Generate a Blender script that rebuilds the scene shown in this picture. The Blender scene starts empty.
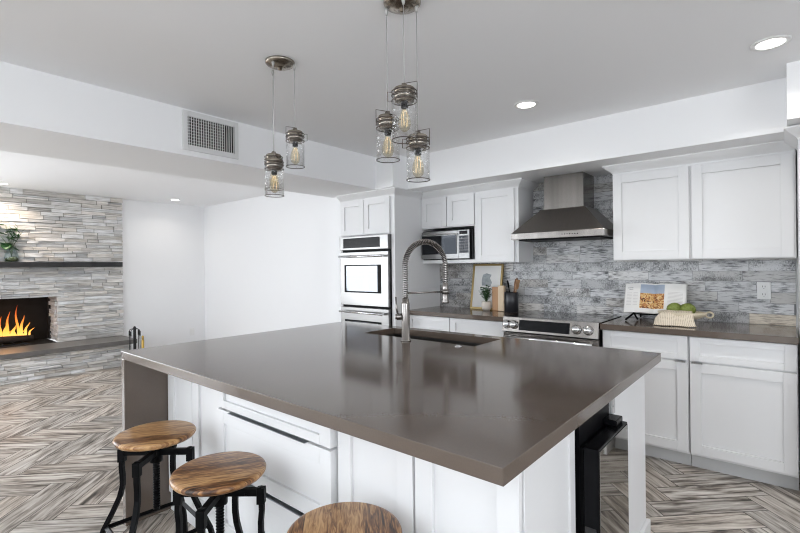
import bpy, bmesh, math, random
from mathutils import Vector, Matrix
random.seed(7)
PI = math.pi
SC = bpy.context.scene
COL = SC.collection

# ------------------------------------------------------------------ camera
yaw, roll = math.radians(40.3), math.radians(-0.62)
Fv = Vector((-math.sin(yaw), math.cos(yaw), 0))
R0 = Vector((math.cos(yaw), math.sin(yaw), 0)); U0 = Vector((0, 0, 1))
Rv = R0*math.cos(roll) + U0*math.sin(roll); Uv = -R0*math.sin(roll) + U0*math.cos(roll)
cd = bpy.data.cameras.new('camera'); cam = bpy.data.objects.new('camera', cd); COL.objects.link(cam)
M = Matrix((Rv, Uv, -Fv)).transposed().to_4x4(); M.translation = Vector((0, 0, 1.345))
cam.matrix_world = M
cd.sensor_width = 36; cd.lens = 454.0/800*36; cd.clip_start = .02
SC.camera = cam

# ------------------------------------------------------------------ world, lights, exposure
W = bpy.data.worlds.new('world'); SC.world = W; W.use_nodes = True
bg = W.node_tree.nodes['Background']; bg.inputs[0].default_value = (.86, .93, 1, 1); bg.inputs[1].default_value = 3.0
SC.view_settings.view_transform = 'Standard'; SC.view_settings.look = 'None'
SC.view_settings.exposure = 0.31; SC.view_settings.gamma = 1; SC.view_settings.use_curve_mapping = False
SC.cycles.filter_width = 1.1; SC.cycles.max_bounces = 10; SC.cycles.diffuse_bounces = 6; SC.cycles.glossy_bounces = 5; SC.cycles.transmission_bounces = 8
SC.cycles.transparent_max_bounces = 32; SC.cycles.sample_clamp_indirect = 6; SC.cycles.caustics_reflective = False; SC.cycles.caustics_refractive = False
try:
    SC.cycles.use_denoising = True; SC.cycles.denoiser = 'OPENIMAGEDENOISE'
except Exception: pass

def area(name, loc, rot, sx, sy, power, color=(1, 1, 1), portal=False, spread=PI):
    l = bpy.data.lights.new(name, 'AREA'); l.shape = 'RECTANGLE'; l.size = sx; l.size_y = sy
    l.energy = power; l.color = color; l.spread = spread
    if portal: l.cycles.is_portal = True
    o = bpy.data.objects.new(name, l); COL.objects.link(o); o.location = loc; o.rotation_euler = rot
    return o
# daylight entering by the four openings of the room (just inside each opening)
area('daylight_patio', (-5.6, -2.66, 1.05), (PI/2+.55, 0, PI), 3.0, 1.9, 165, (.90, .95, 1))
area('daylight_living', (-7.5, -1.3, 1.15), (PI/2+.45, 0, -PI/2), 1.9, 1.6, 100, (.92, .96, 1))
area('daylight_dining', (-.9, -2.66, 1.05), (PI/2+1.0, 0, PI), 3.1, 1.9, 135, (.90, .95, 1))
area('daylight_side', (2.66, -.2, 1.25), (PI/2+.5, 0, PI/2), 2.5, 1.5, 28, (.95, .97, 1))

# ------------------------------------------------------------------ materials
MATS = {}
def nodes(name):
    m = bpy.data.materials.new(name); m.use_nodes = True; nt = m.node_tree
    return m, nt, nt.nodes['Principled BSDF']
def mat(name, col, rough=.5, metal=0, var=0.0, bump=0.0, scale=30, coat=0, stretch=None, aniso=0, spec=None):
    if name in MATS: return MATS[name]
    m, nt, b = nodes(name); N, L = nt.nodes, nt.links
    b.inputs['Base Color'].default_value = (*col, 1); b.inputs['Roughness'].default_value = rough
    b.inputs['Metallic'].default_value = metal
    if coat: b.inputs['Coat Weight'].default_value = coat; b.inputs['Coat Roughness'].default_value = .05
    if spec is not None: b.inputs['Specular IOR Level'].default_value = spec
    if var or bump:
        tc = N.new('ShaderNodeTexCoord'); mp = N.new('ShaderNodeMapping'); no = N.new('ShaderNodeTexNoise')
        L.new(tc.outputs['Object'], mp.inputs[0]); L.new(mp.outputs[0], no.inputs['Vector'])
        mp.inputs['Scale'].default_value = stretch or (1, 1, 1)
        no.inputs['Scale'].default_value = scale; no.inputs['Detail'].default_value = 4
        if var:
            mx = N.new('ShaderNodeMix'); mx.data_type = 'RGBA'
            mx.inputs[6].default_value = (*[c*(1-var) for c in col], 1); mx.inputs[7].default_value = (*[min(1, c*(1+var)) for c in col], 1)
            L.new(no.outputs[0], mx.inputs[0]); L.new(mx.outputs[2], b.inputs['Base Color'])
        if bump:
            bp = N.new('ShaderNodeBump'); bp.inputs['Strength'].default_value = bump; bp.inputs['Distance'].default_value = .002
            L.new(no.outputs[0], bp.inputs['Height']); L.new(bp.outputs[0], b.inputs['Normal'])
    MATS[name] = m; return m
def emis(name, col, s):
    m, nt, b = nodes(name)
    b.inputs['Base Color'].default_value = (*col, 1); b.inputs['Emission Color'].default_value = (*col, 1); b.inputs['Emission Strength'].default_value = s
    return m
def ramp(N, pts, interp='LINEAR'):
    r = N.new('ShaderNodeValToRGB'); r.color_ramp.interpolation = interp
    while len(r.color_ramp.elements) < len(pts): r.color_ramp.elements.new(.5)
    for e, (p, c) in zip(r.color_ramp.elements, pts): e.position = p; e.color = (*c, 1)
    return r

paint_wall = mat('wall_paint', (.88, .883, .893), .6, bump=.15, scale=120)
paint_ceil = mat('ceiling_paint', (.915, .92, .935), .7, bump=.15, scale=90)
paint_cab = mat('cabinet_paint', (.76, .76, .765), .4, bump=.04, scale=60)
quartz = mat('quartz', (.112, .086, .069), .11, var=.10, scale=260, spec=.6)
steel = mat('brushed_steel', (.50, .49, .48), .24, 1, var=.06, bump=.05, scale=40, stretch=(1, 1, 30))
steel_dark = mat('hood_steel', (.24, .22, .205), .28, 1, var=.10, bump=.05, scale=14, stretch=(8, 1, 1))
steel_warm = mat('warm_steel', (.24, .225, .21), .22, 1, var=.35, bump=.05, scale=5, stretch=(3, 3, .05))  # broad vertical tone bands put reflection streaks into the steel colour
chrome = mat('chrome', (.75, .75, .76), .12, 1)
cage_m = mat('cage_wire', (.12, .10, .09), .35, 1)
nickel = mat('nickel', (.30, .28, .265), .24, 1, var=.1, scale=30)
bronze = mat('aged_nickel', (.36, .32, .27), .25, 1, var=.3, scale=40)
black_glass = mat('black_glass', (.008, .008, .009), .06, 0, spec=.6)
black_metal = mat('black_metal', (.003, .003, .0035), .40, 0, bump=.1, scale=80, spec=.07)
black_plastic = mat('black_plastic', (.004, .004, .005), .25, spec=.12)
iron = mat('wrought_iron', (.03, .03, .032), .5, .6)
sink_steel = mat('sink_steel', (.09, .085, .08), .3, .8)
slate = mat('hearth_slate', (.14, .132, .125), .35, var=.2, scale=8)
mantel_m = mat('mantel_wood', (.016, .016, .017), .5, var=.3, scale=12, stretch=(1, .1, 1))
soot = mat('firebox_soot', (.012, .011, .010), .9, var=.5, scale=9)
log_m = mat('charred_log', (.04, .025, .018), .9, var=.6, bump=.6, scale=14)
white_plastic = mat('white_plastic', (.82, .82, .81), .3)
grey_plate = mat('steel_plate', (.42, .42, .42), .35, .6)
led = emis('lamp_lens', (1, .97, .92), 9)
gold = mat('gold_frame', (.33, .24, .10), .35, .6, var=.15, scale=40)
paper = mat('paper', (.78, .77, .75), .7)
paper_b = mat('paper_blue', (.36, .42, .52), .7, var=.08, scale=20)
print_grey = mat('printed_grey', (.52, .50, .50), .8)
print_dark = mat('printed_dark', (.22, .22, .24), .8)
ceramic = mat('white_ceramic', (.62, .56, .50), .35)
cream = mat('cream_stoneware', (.62, .54, .40), .4, var=.1, scale=20)
leaf = mat('leaf', (.025, .085, .022), .45, var=.5, scale=30)
leaf_y = mat('pale_leaf', (.06, .12, .035), .45, var=.4, scale=20)
artichoke = mat('artichoke', (.20, .25, .05), .5, var=.45, scale=60)
wood_l = mat('maple', (.66, .52, .36), .5, var=.12, scale=14, stretch=(6, 6, .6))
wood_m = mat('walnut', (.22, .10, .045), .5, var=.3, scale=14, stretch=(6, 6, .6))
wood_b = mat('beech', (.42, .23, .11), .5, var=.2, scale=14, stretch=(6, 6, .6))
crock_m = mat('black_crock', (.02, .02, .024), .28, .2)
brass = mat('brass', (.45, .30, .08), .35, 1)
moss = mat('moss', (.07, .08, .02), .9, var=.6, scale=40)
grille = mat('vent_paint', (.70, .70, .70), .45)
dark_void = mat('duct_shade_black', (.01, .01, .01), .9)  # near black, stands in for shade inside the vent
patio = mat('patio_concrete', (.45, .43, .40), .8, var=.1, scale=4)
fence_m = mat('fence_wood', (.35, .33, .31), .7, var=.2, scale=4, stretch=(6, 6, .4))
frame_m = mat('window_vinyl', (.75, .75, .75), .4)

def glass(name, tint=(1, 1, 1), bump=.0, scale=40):
    """thin clear glass: fresnel mix of transparency and a sharp reflection"""
    m = bpy.data.materials.new(name); m.use_nodes = True; nt = m.node_tree; N, L = nt.nodes, nt.links
    N.remove(N['Principled BSDF']); out = N['Material Output']
    tr = N.new('ShaderNodeBsdfTransparent'); tr.inputs[0].default_value = (*tint, 1)
    gl = N.new('ShaderNodeBsdfGlossy'); gl.inputs['Roughness'].default_value = .04
    lw = N.new('ShaderNodeLayerWeight'); lw.inputs[0].default_value = .5
    pw = N.new('ShaderNodeMath'); pw.operation = 'POWER'; L.new(lw.outputs['Facing'], pw.inputs[0]); pw.inputs[1].default_value = 3
    fr = N.new('ShaderNodeMath'); fr.operation = 'MULTIPLY_ADD'; L.new(pw.outputs[0], fr.inputs[0]); fr.inputs[1].default_value = .55; fr.inputs[2].default_value = .05
    mx = N.new('ShaderNodeMixShader'); L.new(fr.outputs[0], mx.inputs[0]); L.new(tr.outputs[0], mx.inputs[1]); L.new(gl.outputs[0], mx.inputs[2])
    L.new(mx.outputs[0], out.inputs[0])
    if bump:
        tc = N.new('ShaderNodeTexCoord'); v = N.new('ShaderNodeTexVoronoi'); v.inputs['Scale'].default_value = scale
        bp = N.new('ShaderNodeBump'); bp.inputs['Strength'].default_value = bump; bp.inputs['Distance'].default_value = .004
        L.new(tc.outputs['Object'], v.inputs['Vector']); L.new(v.outputs[0], bp.inputs['Height']); L.new(bp.outputs[0], gl.inputs['Normal']); L.new(bp.outputs[0], lw.inputs['Normal'])
    return m
seeded = glass('seeded_glass', (.985, .985, .985), .8, 70)
clear = glass('clear_glass', (.9, .95, .95))
bulb_glass = glass('bulb_glass', (.95, .91, .80), .3, 30)
filament = emis('filament', (1, .80, .5), .5)
mirror_glass = mat('mirrored_glass', (.30, .29, .27), .03, 1)
oven_glass = mat('oven_glass', (.075, .08, .087), .04, 1)
oven_steel = mat('oven_steel', (.23, .228, .225), .30, 1, var=.05, bump=.05, scale=40, stretch=(1, 1, 30))
mw_glass = mat('microwave_glass', (.03, .032, .036), .05, .9)

def plank_floor():
    m, nt, b = nodes('herringbone_planks'); N, L = nt.nodes, nt.links
    uv = N.new('ShaderNodeUVMap'); uv.uv_map = 'UVMap'
    at = N.new('ShaderNodeAttribute'); at.attribute_name = 'tone'
    mp = N.new('ShaderNodeMapping'); mp.inputs['Scale'].default_value = (2.6, 30, 1); L.new(uv.outputs[0], mp.inputs[0])
    n1 = N.new('ShaderNodeTexNoise'); n1.inputs['Scale'].default_value = 1.0; n1.inputs['Detail'].default_value = 7; n1.inputs['Roughness'].default_value = .62
    n1.inputs['Distortion'].default_value = .9; L.new(mp.outputs[0], n1.inputs['Vector'])
    r1 = ramp(N, [(.31, (.045, .036, .029)), (.40, (.19, .162, .137)), (.48, (.39, .345, .30)), (.63, (.62, .575, .52))]); L.new(n1.outputs[0], r1.inputs[0])
    mp2 = N.new('ShaderNodeMapping'); mp2.inputs['Scale'].default_value = (4.5, 24, 1); L.new(uv.outputs[0], mp2.inputs[0])
    n2 = N.new('ShaderNodeTexNoise'); n2.inputs['Scale'].default_value = .9; n2.inputs['Detail'].default_value = 3; L.new(mp2.outputs[0], n2.inputs['Vector'])
    r2 = ramp(N, [(.30, (.16, .13, .11)), (.38, (.62, .59, .56)), (.50, (1, 1, 1))]); L.new(n2.outputs[0], r2.inputs[0])
    mu = N.new('ShaderNodeMix'); mu.data_type = 'RGBA'; mu.blend_type = 'MULTIPLY'; mu.inputs[0].default_value = .85
    L.new(r1.outputs[0], mu.inputs[6]); L.new(r2.outputs[0], mu.inputs[7])
    hs = N.new('ShaderNodeMix'); hs.data_type = 'RGBA'; hs.blend_type = 'MULTIPLY'; hs.inputs[0].default_value = 1
    L.new(mu.outputs[2], hs.inputs[6]); L.new(at.outputs['Color'], hs.inputs[7])
    L.new(hs.outputs[2], b.inputs['Base Color']); b.inputs['Roughness'].default_value = .38
    bp = N.new('ShaderNodeBump'); bp.inputs['Strength'].default_value = .2; bp.inputs['Distance'].default_value = .002
    L.new(n1.outputs[0], bp.inputs['Height']); L.new(bp.outputs[0], b.inputs['Normal'])
    return m
def stone_mat():
    m, nt, b = nodes('ledger_stone'); N, L = nt.nodes, nt.links
    at = N.new('ShaderNodeAttribute'); at.attribute_name = 'tone'
    tc = N.new('ShaderNodeTexCoord'); mp = N.new('ShaderNodeMapping'); mp.inputs['Scale'].default_value = (3, 4, 26); L.new(tc.outputs['Object'], mp.inputs[0])
    n = N.new('ShaderNodeTexNoise'); n.inputs['Scale'].default_value = 1.6; n.inputs['Detail'].default_value = 6; L.new(mp.outputs[0], n.inputs['Vector'])
    r = ramp(N, [(.3, (.68, .66, .64)), (.7, (1.1, 1.1, 1.1))]); L.new(n.outputs[0], r.inputs[0])
    mu = N.new('ShaderNodeMix'); mu.data_type = 'RGBA'; mu.blend_type = 'MULTIPLY'; mu.inputs[0].default_value = 1
    L.new(at.outputs['Color'], mu.inputs[6]); L.new(r.outputs[0], mu.inputs[7]); L.new(mu.outputs[2], b.inputs['Base Color'])
    b.inputs['Roughness'].default_value = .85
    bp = N.new('ShaderNodeBump'); bp.inputs['Strength'].default_value = .6; bp.inputs['Distance'].default_value = .006
    L.new(n.outputs[0], bp.inputs['Height']); L.new(bp.outputs[0], b.inputs['Normal'])
    return m
def tile_mat():
    m, nt, b = nodes('weathered_tile'); N, L = nt.nodes, nt.links
    at = N.new('ShaderNodeAttribute'); at.attribute_name = 'tone'
    sp = N.new('ShaderNodeSeparateColor'); L.new(at.outputs['Color'], sp.inputs[0])
    uv = N.new('ShaderNodeUVMap'); uv.uv_map = 'UVMap'
    def streak(sx, sy, det, dist):
        mp = N.new('ShaderNodeMapping'); mp.inputs['Scale'].default_value = (sx, sy, 1); L.new(uv.outputs[0], mp.inputs[0])
        n = N.new('ShaderNodeTexNoise'); n.inputs['Scale'].default_value = 1; n.inputs['Detail'].default_value = det; n.inputs['Distortion'].default_value = dist
        n.inputs['Roughness'].default_value = .65
        L.new(mp.outputs[0], n.inputs['Vector']); return n.outputs[0]
    a = streak(14, 120, 8, .3)          # long horizontal wear
    c = streak(230, 45, 4, 0)         # woven verticals
    d = streak(45, 260, 4, 0)
    big = streak(6, 9, 2, 0)
    mn = N.new('ShaderNodeMath'); mn.operation = 'MINIMUM'; L.new(c, mn.inputs[0]); L.new(d, mn.inputs[1])
    mx = N.new('ShaderNodeMix'); L.new(sp.outputs[1], mx.inputs[0]); L.new(a, mx.inputs[2]); L.new(mn.outputs[0], mx.inputs[3])
    ad = N.new('ShaderNodeMath'); ad.operation = 'ADD'; L.new(mx.outputs[0], ad.inputs[0])
    sb = N.new('ShaderNodeMath'); sb.operation = 'MULTIPLY_ADD'; L.new(big, sb.inputs[0]); sb.inputs[1].default_value = .5; sb.inputs[2].default_value = -.26
    L.new(sb.outputs[0], ad.inputs[1])
    r = ramp(N, [(.26, (.04, .041, .044)), (.36, (.13, .131, .135)), (.43, (.33, .332, .338)), (.50, (.62, .62, .625))]); L.new(ad.outputs[0], r.inputs[0])
    beige = ramp(N, [(.30, (.16, .12, .09)), (.42, (.42, .36, .29)), (.55, (.66, .60, .51))]); L.new(ad.outputs[0], beige.inputs[0])
    m1 = N.new('ShaderNodeMix'); m1.data_type = 'RGBA'; L.new(sp.outputs[2], m1.inputs[0]); L.new(r.outputs[0], m1.inputs[6]); L.new(beige.outputs[0], m1.inputs[7])
    m2 = N.new('ShaderNodeMix'); m2.data_type = 'RGBA'; m2.blend_type = 'MULTIPLY'; m2.inputs[0].default_value = 1
    gr = N.new('ShaderNodeCombineColor')
    for k in range(3): L.new(sp.outputs[0], gr.inputs[k])
    L.new(m1.outputs[2], m2.inputs[6]); L.new(gr.outputs[0], m2.inputs[7]); L.new(m2.outputs[2], b.inputs['Base Color'])
    b.inputs['Roughness'].default_value = .3
    bp = N.new('ShaderNodeBump'); bp.inputs['Strength'].default_value = .3; bp.inputs['Distance'].default_value = .002
    L.new(ad.outputs[0], bp.inputs['Height']); L.new(bp.outputs[0], b.inputs['Normal'])
    return m
def seat_mat():
    m, nt, b = nodes('mango_wood'); N, L = nt.nodes, nt.links
    tc = N.new('ShaderNodeTexCoord'); sx = N.new('ShaderNodeSeparateXYZ'); L.new(tc.outputs['Object'], sx.inputs[0])
    # planks of about 55 mm glued side by side
    dv = N.new('ShaderNodeMath'); dv.operation = 'DIVIDE'; L.new(sx.outputs[1], dv.inputs[0]); dv.inputs[1].default_value = .058
    fl = N.new('ShaderNodeMath'); fl.operation = 'FLOOR'; L.new(dv.outputs[0], fl.inputs[0])
    wn = N.new('ShaderNodeTexWhiteNoise'); wn.noise_dimensions = '1D'
    oi = N.new('ShaderNodeObjectInfo'); ad0 = N.new('ShaderNodeMath'); ad0.operation = 'MULTIPLY_ADD'; L.new(oi.outputs['Random'], ad0.inputs[0]); ad0.inputs[1].default_value = 37.0; L.new(fl.outputs[0], ad0.inputs[2])
    L.new(ad0.outputs[0], wn.inputs['W'])
    cb = N.new('ShaderNodeCombineXYZ'); L.new(sx.outputs[0], cb.inputs[0]); L.new(sx.outputs[1], cb.inputs[1]); L.new(wn.outputs[0], cb.inputs[2])
    mp = N.new('ShaderNodeMapping'); mp.inputs['Scale'].default_value = (12, 90, 9); L.new(cb.outputs[0], mp.inputs[0])
    n = N.new('ShaderNodeTexNoise'); n.inputs['Scale'].default_value = 1; n.inputs['Detail'].default_value = 6; n.inputs['Distortion'].default_value = 1.4; L.new(mp.outputs[0], n.inputs['Vector'])
    r = ramp(N, [(.26, (.022, .009, .004)), (.40, (.13, .052, .018)), (.53, (.30, .145, .052)), (.70, (.52, .31, .14))])
    ad = N.new('ShaderNodeMath'); ad.operation = 'MULTIPLY_ADD'; L.new(wn.outputs[0], ad.inputs[0]); ad.inputs[1].default_value = .26; ad.inputs[2].default_value = -.10
    a2 = N.new('ShaderNodeMath'); a2.operation = 'ADD'; L.new(ad.outputs[0], a2.inputs[0]); L.new(n.outputs[0], a2.inputs[1]); L.new(a2.outputs[0], r.inputs[0])
    L.new(r.outputs[0], b.inputs['Base Color']); b.inputs['Roughness'].default_value = .32
    return m
def cloth_mat():
    m, nt, b = nodes('spotted_linen'); N, L = nt.nodes, nt.links
    uv = N.new('ShaderNodeUVMap'); uv.uv_map = 'UVMap'
    v = N.new('ShaderNodeTexVoronoi'); v.inputs['Scale'].default_value = 90; v.inputs['Randomness'].default_value = .1; L.new(uv.outputs[0], v.inputs['Vector'])
    r = ramp(N, [(.18, (.36, .27, .19)), (.34, (.74, .66, .54))]); L.new(v.outputs[0], r.inputs[0]); L.new(r.outputs[0], b.inputs['Base Color'])
    b.inputs['Roughness'].default_value = .9
    return m
def food_mat():
    m, nt, b = nodes('printed_dish'); N, L = nt.nodes, nt.links
    tc = N.new('ShaderNodeTexCoord'); v = N.new('ShaderNodeTexNoise'); v.inputs['Scale'].default_value = 45; v.inputs['Detail'].default_value = 3; v.inputs['Distortion'].default_value = 1.5
    L.new(tc.outputs['Object'], v.inputs['Vector'])
    r = ramp(N, [(.36, (.05, .02, .01)), (.46, (.45, .16, .05)), (.54, (.62, .38, .12)), (.66, (.70, .55, .34))]); L.new(v.outputs[0], r.inputs[0])
    L.new(r.outputs[0], b.inputs['Base Color']); b.inputs['Roughness'].default_value = .6
    return m
def flame_mat():
    m, nt, b = nodes('flame'); N, L = nt.nodes, nt.links
    tc = N.new('ShaderNodeTexCoord'); s = N.new('ShaderNodeSeparateXYZ'); L.new(tc.outputs['Generated'], s.inputs[0])
    r = ramp(N, [(0, (1, .55, .14)), (.25, (1, .42, .06)), (.5, (.85, .20, .02)), (.8, (.4, .06, .006)), (1, (.15, .015, .002))]); L.new(s.outputs[2], r.inputs[0])
    b.inputs['Base Color'].default_value = (0, 0, 0, 1); L.new(r.outputs[0], b.inputs['Emission Color']); b.inputs['Emission Strength'].default_value = 1.5
    return m
FLOOR, STONE, TILE, SEAT, CLOTH, FOOD, FLAME = plank_floor(), stone_mat(), tile_mat(), seat_mat(), cloth_mat(), food_mat(), flame_mat()

# ------------------------------------------------------------------ mesh helpers
class MB:
    """collects shapes in one mesh"""
    def __init__(s): s.b = bmesh.new(); s.col = None
    def box(s, x0, x1, y0, y1, z0, z1, m=None):
        v = [s.b.verts.new(p) for p in ((x0,y0,z0),(x1,y0,z0),(x1,y1,z0),(x0,y1,z0),(x0,y0,z1),(x1,y0,z1),(x1,y1,z1),(x0,y1,z1))]
        f = [s.b.faces.new([v[i] for i in q]) for q in ((3,2,1,0),(4,5,6,7),(0,1,5,4),(1,2,6,5),(2,3,7,6),(3,0,4,7))]
        if m is not None: bmesh.ops.transform(s.b, matrix=m, verts=v)
        return f
    def poly_prism(s, pts, z0, z1, m=None):
        a = [s.b.verts.new((*p, z0)) for p in pts]; c = [s.b.verts.new((*p, z1)) for p in pts]; n = len(pts)
        s.b.faces.new(a[::-1]); s.b.faces.new(c)
        for i in range(n): s.b.faces.new((a[i], a[(i+1)%n], c[(i+1)%n], c[i]))
        if m is not None: bmesh.ops.transform(s.b, matrix=m, verts=a+c)
    def lathe(s, prof, c=(0,0,0), n=32, m=None, closed=False):
        rings = []; allv = []
        for r, z in prof:
            if r < 1e-6: ring = [s.b.verts.new((c[0], c[1], c[2]+z))]
            else: ring = [s.b.verts.new((c[0]+r*math.cos(2*PI*i/n), c[1]+r*math.sin(2*PI*i/n), c[2]+z)) for i in range(n)]
            rings.append(ring); allv += ring
        if closed: rings.append(rings[0])
        for a, b2 in zip(rings, rings[1:]):
            for i in range(n):
                j = (i+1) % n
                if len(a) == 1 and len(b2) == 1: continue
                f = s.b.faces.new((a[0], b2[i], b2[j]) if len(a) == 1 else (a[i], a[j], b2[0]) if len(b2) == 1 else (a[i], a[j], b2[j], b2[i]))
                f.smooth = True
        if not closed:
            if len(rings[0]) > 1: s.b.faces.new(rings[0][::-1])
            if len(rings[-1]) > 1: s.b.faces.new(rings[-1])
        if m is not None: bmesh.ops.transform(s.b, matrix=m, verts=allv)
    def tube(s, path, r, n=10, caps=True, ellipse=1, loop=False):
        P = [Vector(p) for p in path]; rs = r if isinstance(r, (list, tuple)) else [r]*len(P)
        rings = []; nrm = None
        for i, p in enumerate(P):
            if loop: t = P[(i+1) % len(P)] - P[i-1]
            else: t = (P[min(i+1, len(P)-1)] - P[max(i-1, 0)])
            t.normalize()
            if nrm is None: nrm = t.orthogonal().normalized() if abs(t.z) > .9 else t.cross(Vector((0,0,1))).normalized()
            nrm = (nrm - t*nrm.dot(t)).normalized(); bn = t.cross(nrm)
            rings.append([s.b.verts.new(p + nrm*(rs[i]*math.cos(2*PI*k/n)) + bn*(rs[i]*ellipse*math.sin(2*PI*k/n))) for k in range(n)])
        if loop: rings.append(rings[0])
        for a, b2 in zip(rings, rings[1:]):
            for k in range(n):
                f = s.b.faces.new((a[k], a[(k+1)%n], b2[(k+1)%n], b2[k])); f.smooth = n > 5
        if caps and not loop: s.b.faces.new(rings[0][::-1]); s.b.faces.new(rings[-1])
    def sweep(s, prof, path):
        """profile (out,z) swept along plan polyline with mitred corners; 'out' is to the right of travel"""
        n = len(path); rings = []
        for i in range(n):
            p = Vector(path[i])
            d1 = (Vector(path[i]) - Vector(path[i-1])).normalized() if i else None
            d2 = (Vector(path[i+1]) - Vector(path[i])).normalized() if i < n-1 else None
            if d1 is None: d1 = d2
            if d2 is None: d2 = d1
            n1 = Vector((d1.y, -d1.x)); n2 = Vector((d2.y, -d2.x)); mi = (n1+n2).normalized(); k = 1/max(.2, mi.dot(n1))
            rings.append([s.b.verts.new((p.x+mi.x*k*o, p.y+mi.y*k*o, z)) for o, z in prof])
        m = len(prof)
        for a, b2 in zip(rings, rings[1:]):
            for k in range(m): s.b.faces.new((a[k], a[(k+1)%m], b2[(k+1)%m], b2[k]))
        s.b.faces.new(rings[0][::-1]); s.b.faces.new(rings[-1])
    def build(s, name, m, parent=None, bevel=0, smooth=False, local=False):
        bmesh.ops.recalc_face_normals(s.b, faces=s.b.faces)
        me = bpy.data.meshes.new(name); 
        root = parent
        while root is not None and root.parent is not None: root = root.parent
        if root is not None and not local:
            inv = (Matrix.Translation(root.location) @ Matrix.Rotation(root.rotation_euler.z, 4, 'Z')).inverted()
            bmesh.ops.transform(s.b, matrix=inv, verts=s.b.verts)
        if smooth:
            for f in s.b.faces: f.smooth = True
        s.b.to_mesh(me); s.b.free(); me.materials.append(m)
        o = bpy.data.objects.new(name, me); COL.objects.link(o)
        if parent is not None: o.parent = parent
        if bevel:
            bv = o.modifiers.new('bevel', 'BEVEL'); bv.width = bevel; bv.segments = 2; bv.limit_method = 'ANGLE'; bv.angle_limit = .7
        return o
def tag(o, label, cat, group=None, kind=None):
    o['label'] = label; o['category'] = cat
    if group: o['group'] = group
    if kind: o['kind'] = kind
    return o
def thing(name, loc, label, cat, group=None, rz=0):
    o = bpy.data.objects.new(name, None); COL.objects.link(o); o.location = loc; o.rotation_euler = (0, 0, rz); o.empty_display_size = .1
    return tag(o, label, cat, group)
def struct(name, mb, m, bevel=0, parent=None):
    o = mb.build(name, m, parent, bevel)
    if parent is None: o['kind'] = 'structure'
    return o
def B(*a):
    mb = MB(); mb.box(*a); return mb
def bx(name, m, parent, *a, bevel=0):
    return B(*a).build(name, m, parent, bevel)
def copy_tree(o, parent=None):
    c = o.copy(); COL.objects.link(c)
    if parent is not None: c.parent = parent
    for ch in o.children: copy_tree(ch, c)
    return c

# ------------------------------------------------------------------ structure
CZ = 2.41; SZ = 2.10
def herringbone():
    n, w = 4, .1485; x0, y0 = -.50, .015; s = w/math.sqrt(2); g = .0020
    me_b = bmesh.new(); uvl = me_b.loops.layers.uv.new('UVMap'); cl = me_b.loops.layers.float_color.new('tone')
    XMIN, XMAX, YMIN, YMAX = -7.75, 2.85, -2.8, 4.15
    def plank(u0, v0, du, dv):
        cx, cy = x0+((u0+du/2)-(v0+dv/2))*s, y0+((u0+du/2)+(v0+dv/2))*s
        if not (XMIN-.25 < cx < XMAX+.25 and YMIN-.25 < cy < YMAX+.25): return
        e = g/w; pts = [(u0+e, v0+e), (u0+du-e, v0+e), (u0+du-e, v0+dv-e), (u0+e, v0+dv-e)]
        P = [(min(max(x0+(u-v)*s, XMIN), XMAX), min(max(y0+(u+v)*s, YMIN), YMAX), 0) for u, v in pts]
        if len(set(P)) < 4: return
        f = me_b.faces.new([me_b.verts.new(p) for p in P])
        t = random.uniform(.82, 1.12); ou, ov = random.uniform(0, 60), random.uniform(0, 60)
        warm = random.uniform(-.03, .03)
        for lp, (u, v) in zip(f.loops, pts):
            a, b2 = (u-u0, v-v0) if du > dv else (v-v0, u-u0)
            lp[uvl].uv = (ou + a*w, ov + b2*w); lp[cl] = (t*(1+warm), t, t*(1-warm), 1)
    for i in range(-90, 90):
        for k in range(-14, 15):
            plank(i + 2*n*k, i, n, 1)
            plank(i + 2*n*k, i - 2*n + 1, 1, n)
    me = bpy.data.meshes.new('floor'); me_b.to_mesh(me); me_b.free(); me.materials.append(FLOOR)
    o = bpy.data.objects.new('floor', me); COL.objects.link(o); o['kind'] = 'structure'
herringbone()
struct('floor', B(-7.75, 2.85, -2.8, 4.15, -.08, -.002), mat('grout', (.06, .055, .05), .9))
struct('ceiling', B(-7.75, 2.85, -2.8, 4.15, CZ, CZ+.1), paint_ceil)
struct('wall_back', B(-3.80, 2.85, 4.05, 4.15, 0, CZ), paint_wall)
struct('wall_far', B(-7.75, -3.80, 3.80, 3.90, 0, CZ), paint_wall)
struct('wall_middle', B(-3.80, -3.625, 3.30, 4.05, 0, CZ), paint_wall)
mb = MB()
for a in ((-7.75, -7.65, -2.8, -2.3, 0, CZ), (-7.75, -7.65, -.3, .48, 0, CZ), (-7.75, -7.65, .48, 1.78, 1.04, CZ), (-7.75, -7.65, .48, 1.78, 0, .30), (-7.75, -7.65, 1.78, 3.8, 0, CZ), (-7.75, -7.65, -2.3, -.3, 0, .2), (-7.75, -7.65, -2.3, -.3, 2.1, CZ)): mb.box(*a)
struct('wall_left', mb, paint_wall)
mb = MB()
for a in ((-7.65, -7.1, 0, CZ), (-4.1, -2.5, 0, CZ), (.7, 2.85, 0, CZ), (-7.1, -4.1, 2.15, CZ), (-2.5, .7, 2.15, CZ)): mb.box(a[0], a[1], -2.8, -2.7, a[2], a[3])
struct('wall_front', mb, paint_wall)
mb = MB()
for a in ((-2.7, -1.5, 0, CZ), (1.1, 4.05, 0, CZ), (-1.5, 1.1, 0, .45), (-1.5, 1.1, 2.15, CZ)): mb.box(2.75, 2.85, a[0], a[1], a[2], a[3])
struct('wall_right', mb, paint_wall)
struct('trim_1', B(-3.75, -3.03, -2.7, 3.215, SZ, CZ), paint_wall)                  # beam between kitchen and living room
struct('trim_2', B(-3.75, -2.80, 3.215, 4.05, SZ, CZ), paint_wall)                 # soffit over the oven tower
struct('trim_3', B(-2.80, .015, 3.44, 4.05, SZ, CZ), paint_wall)                   # soffit over the wall cabinets
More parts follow.
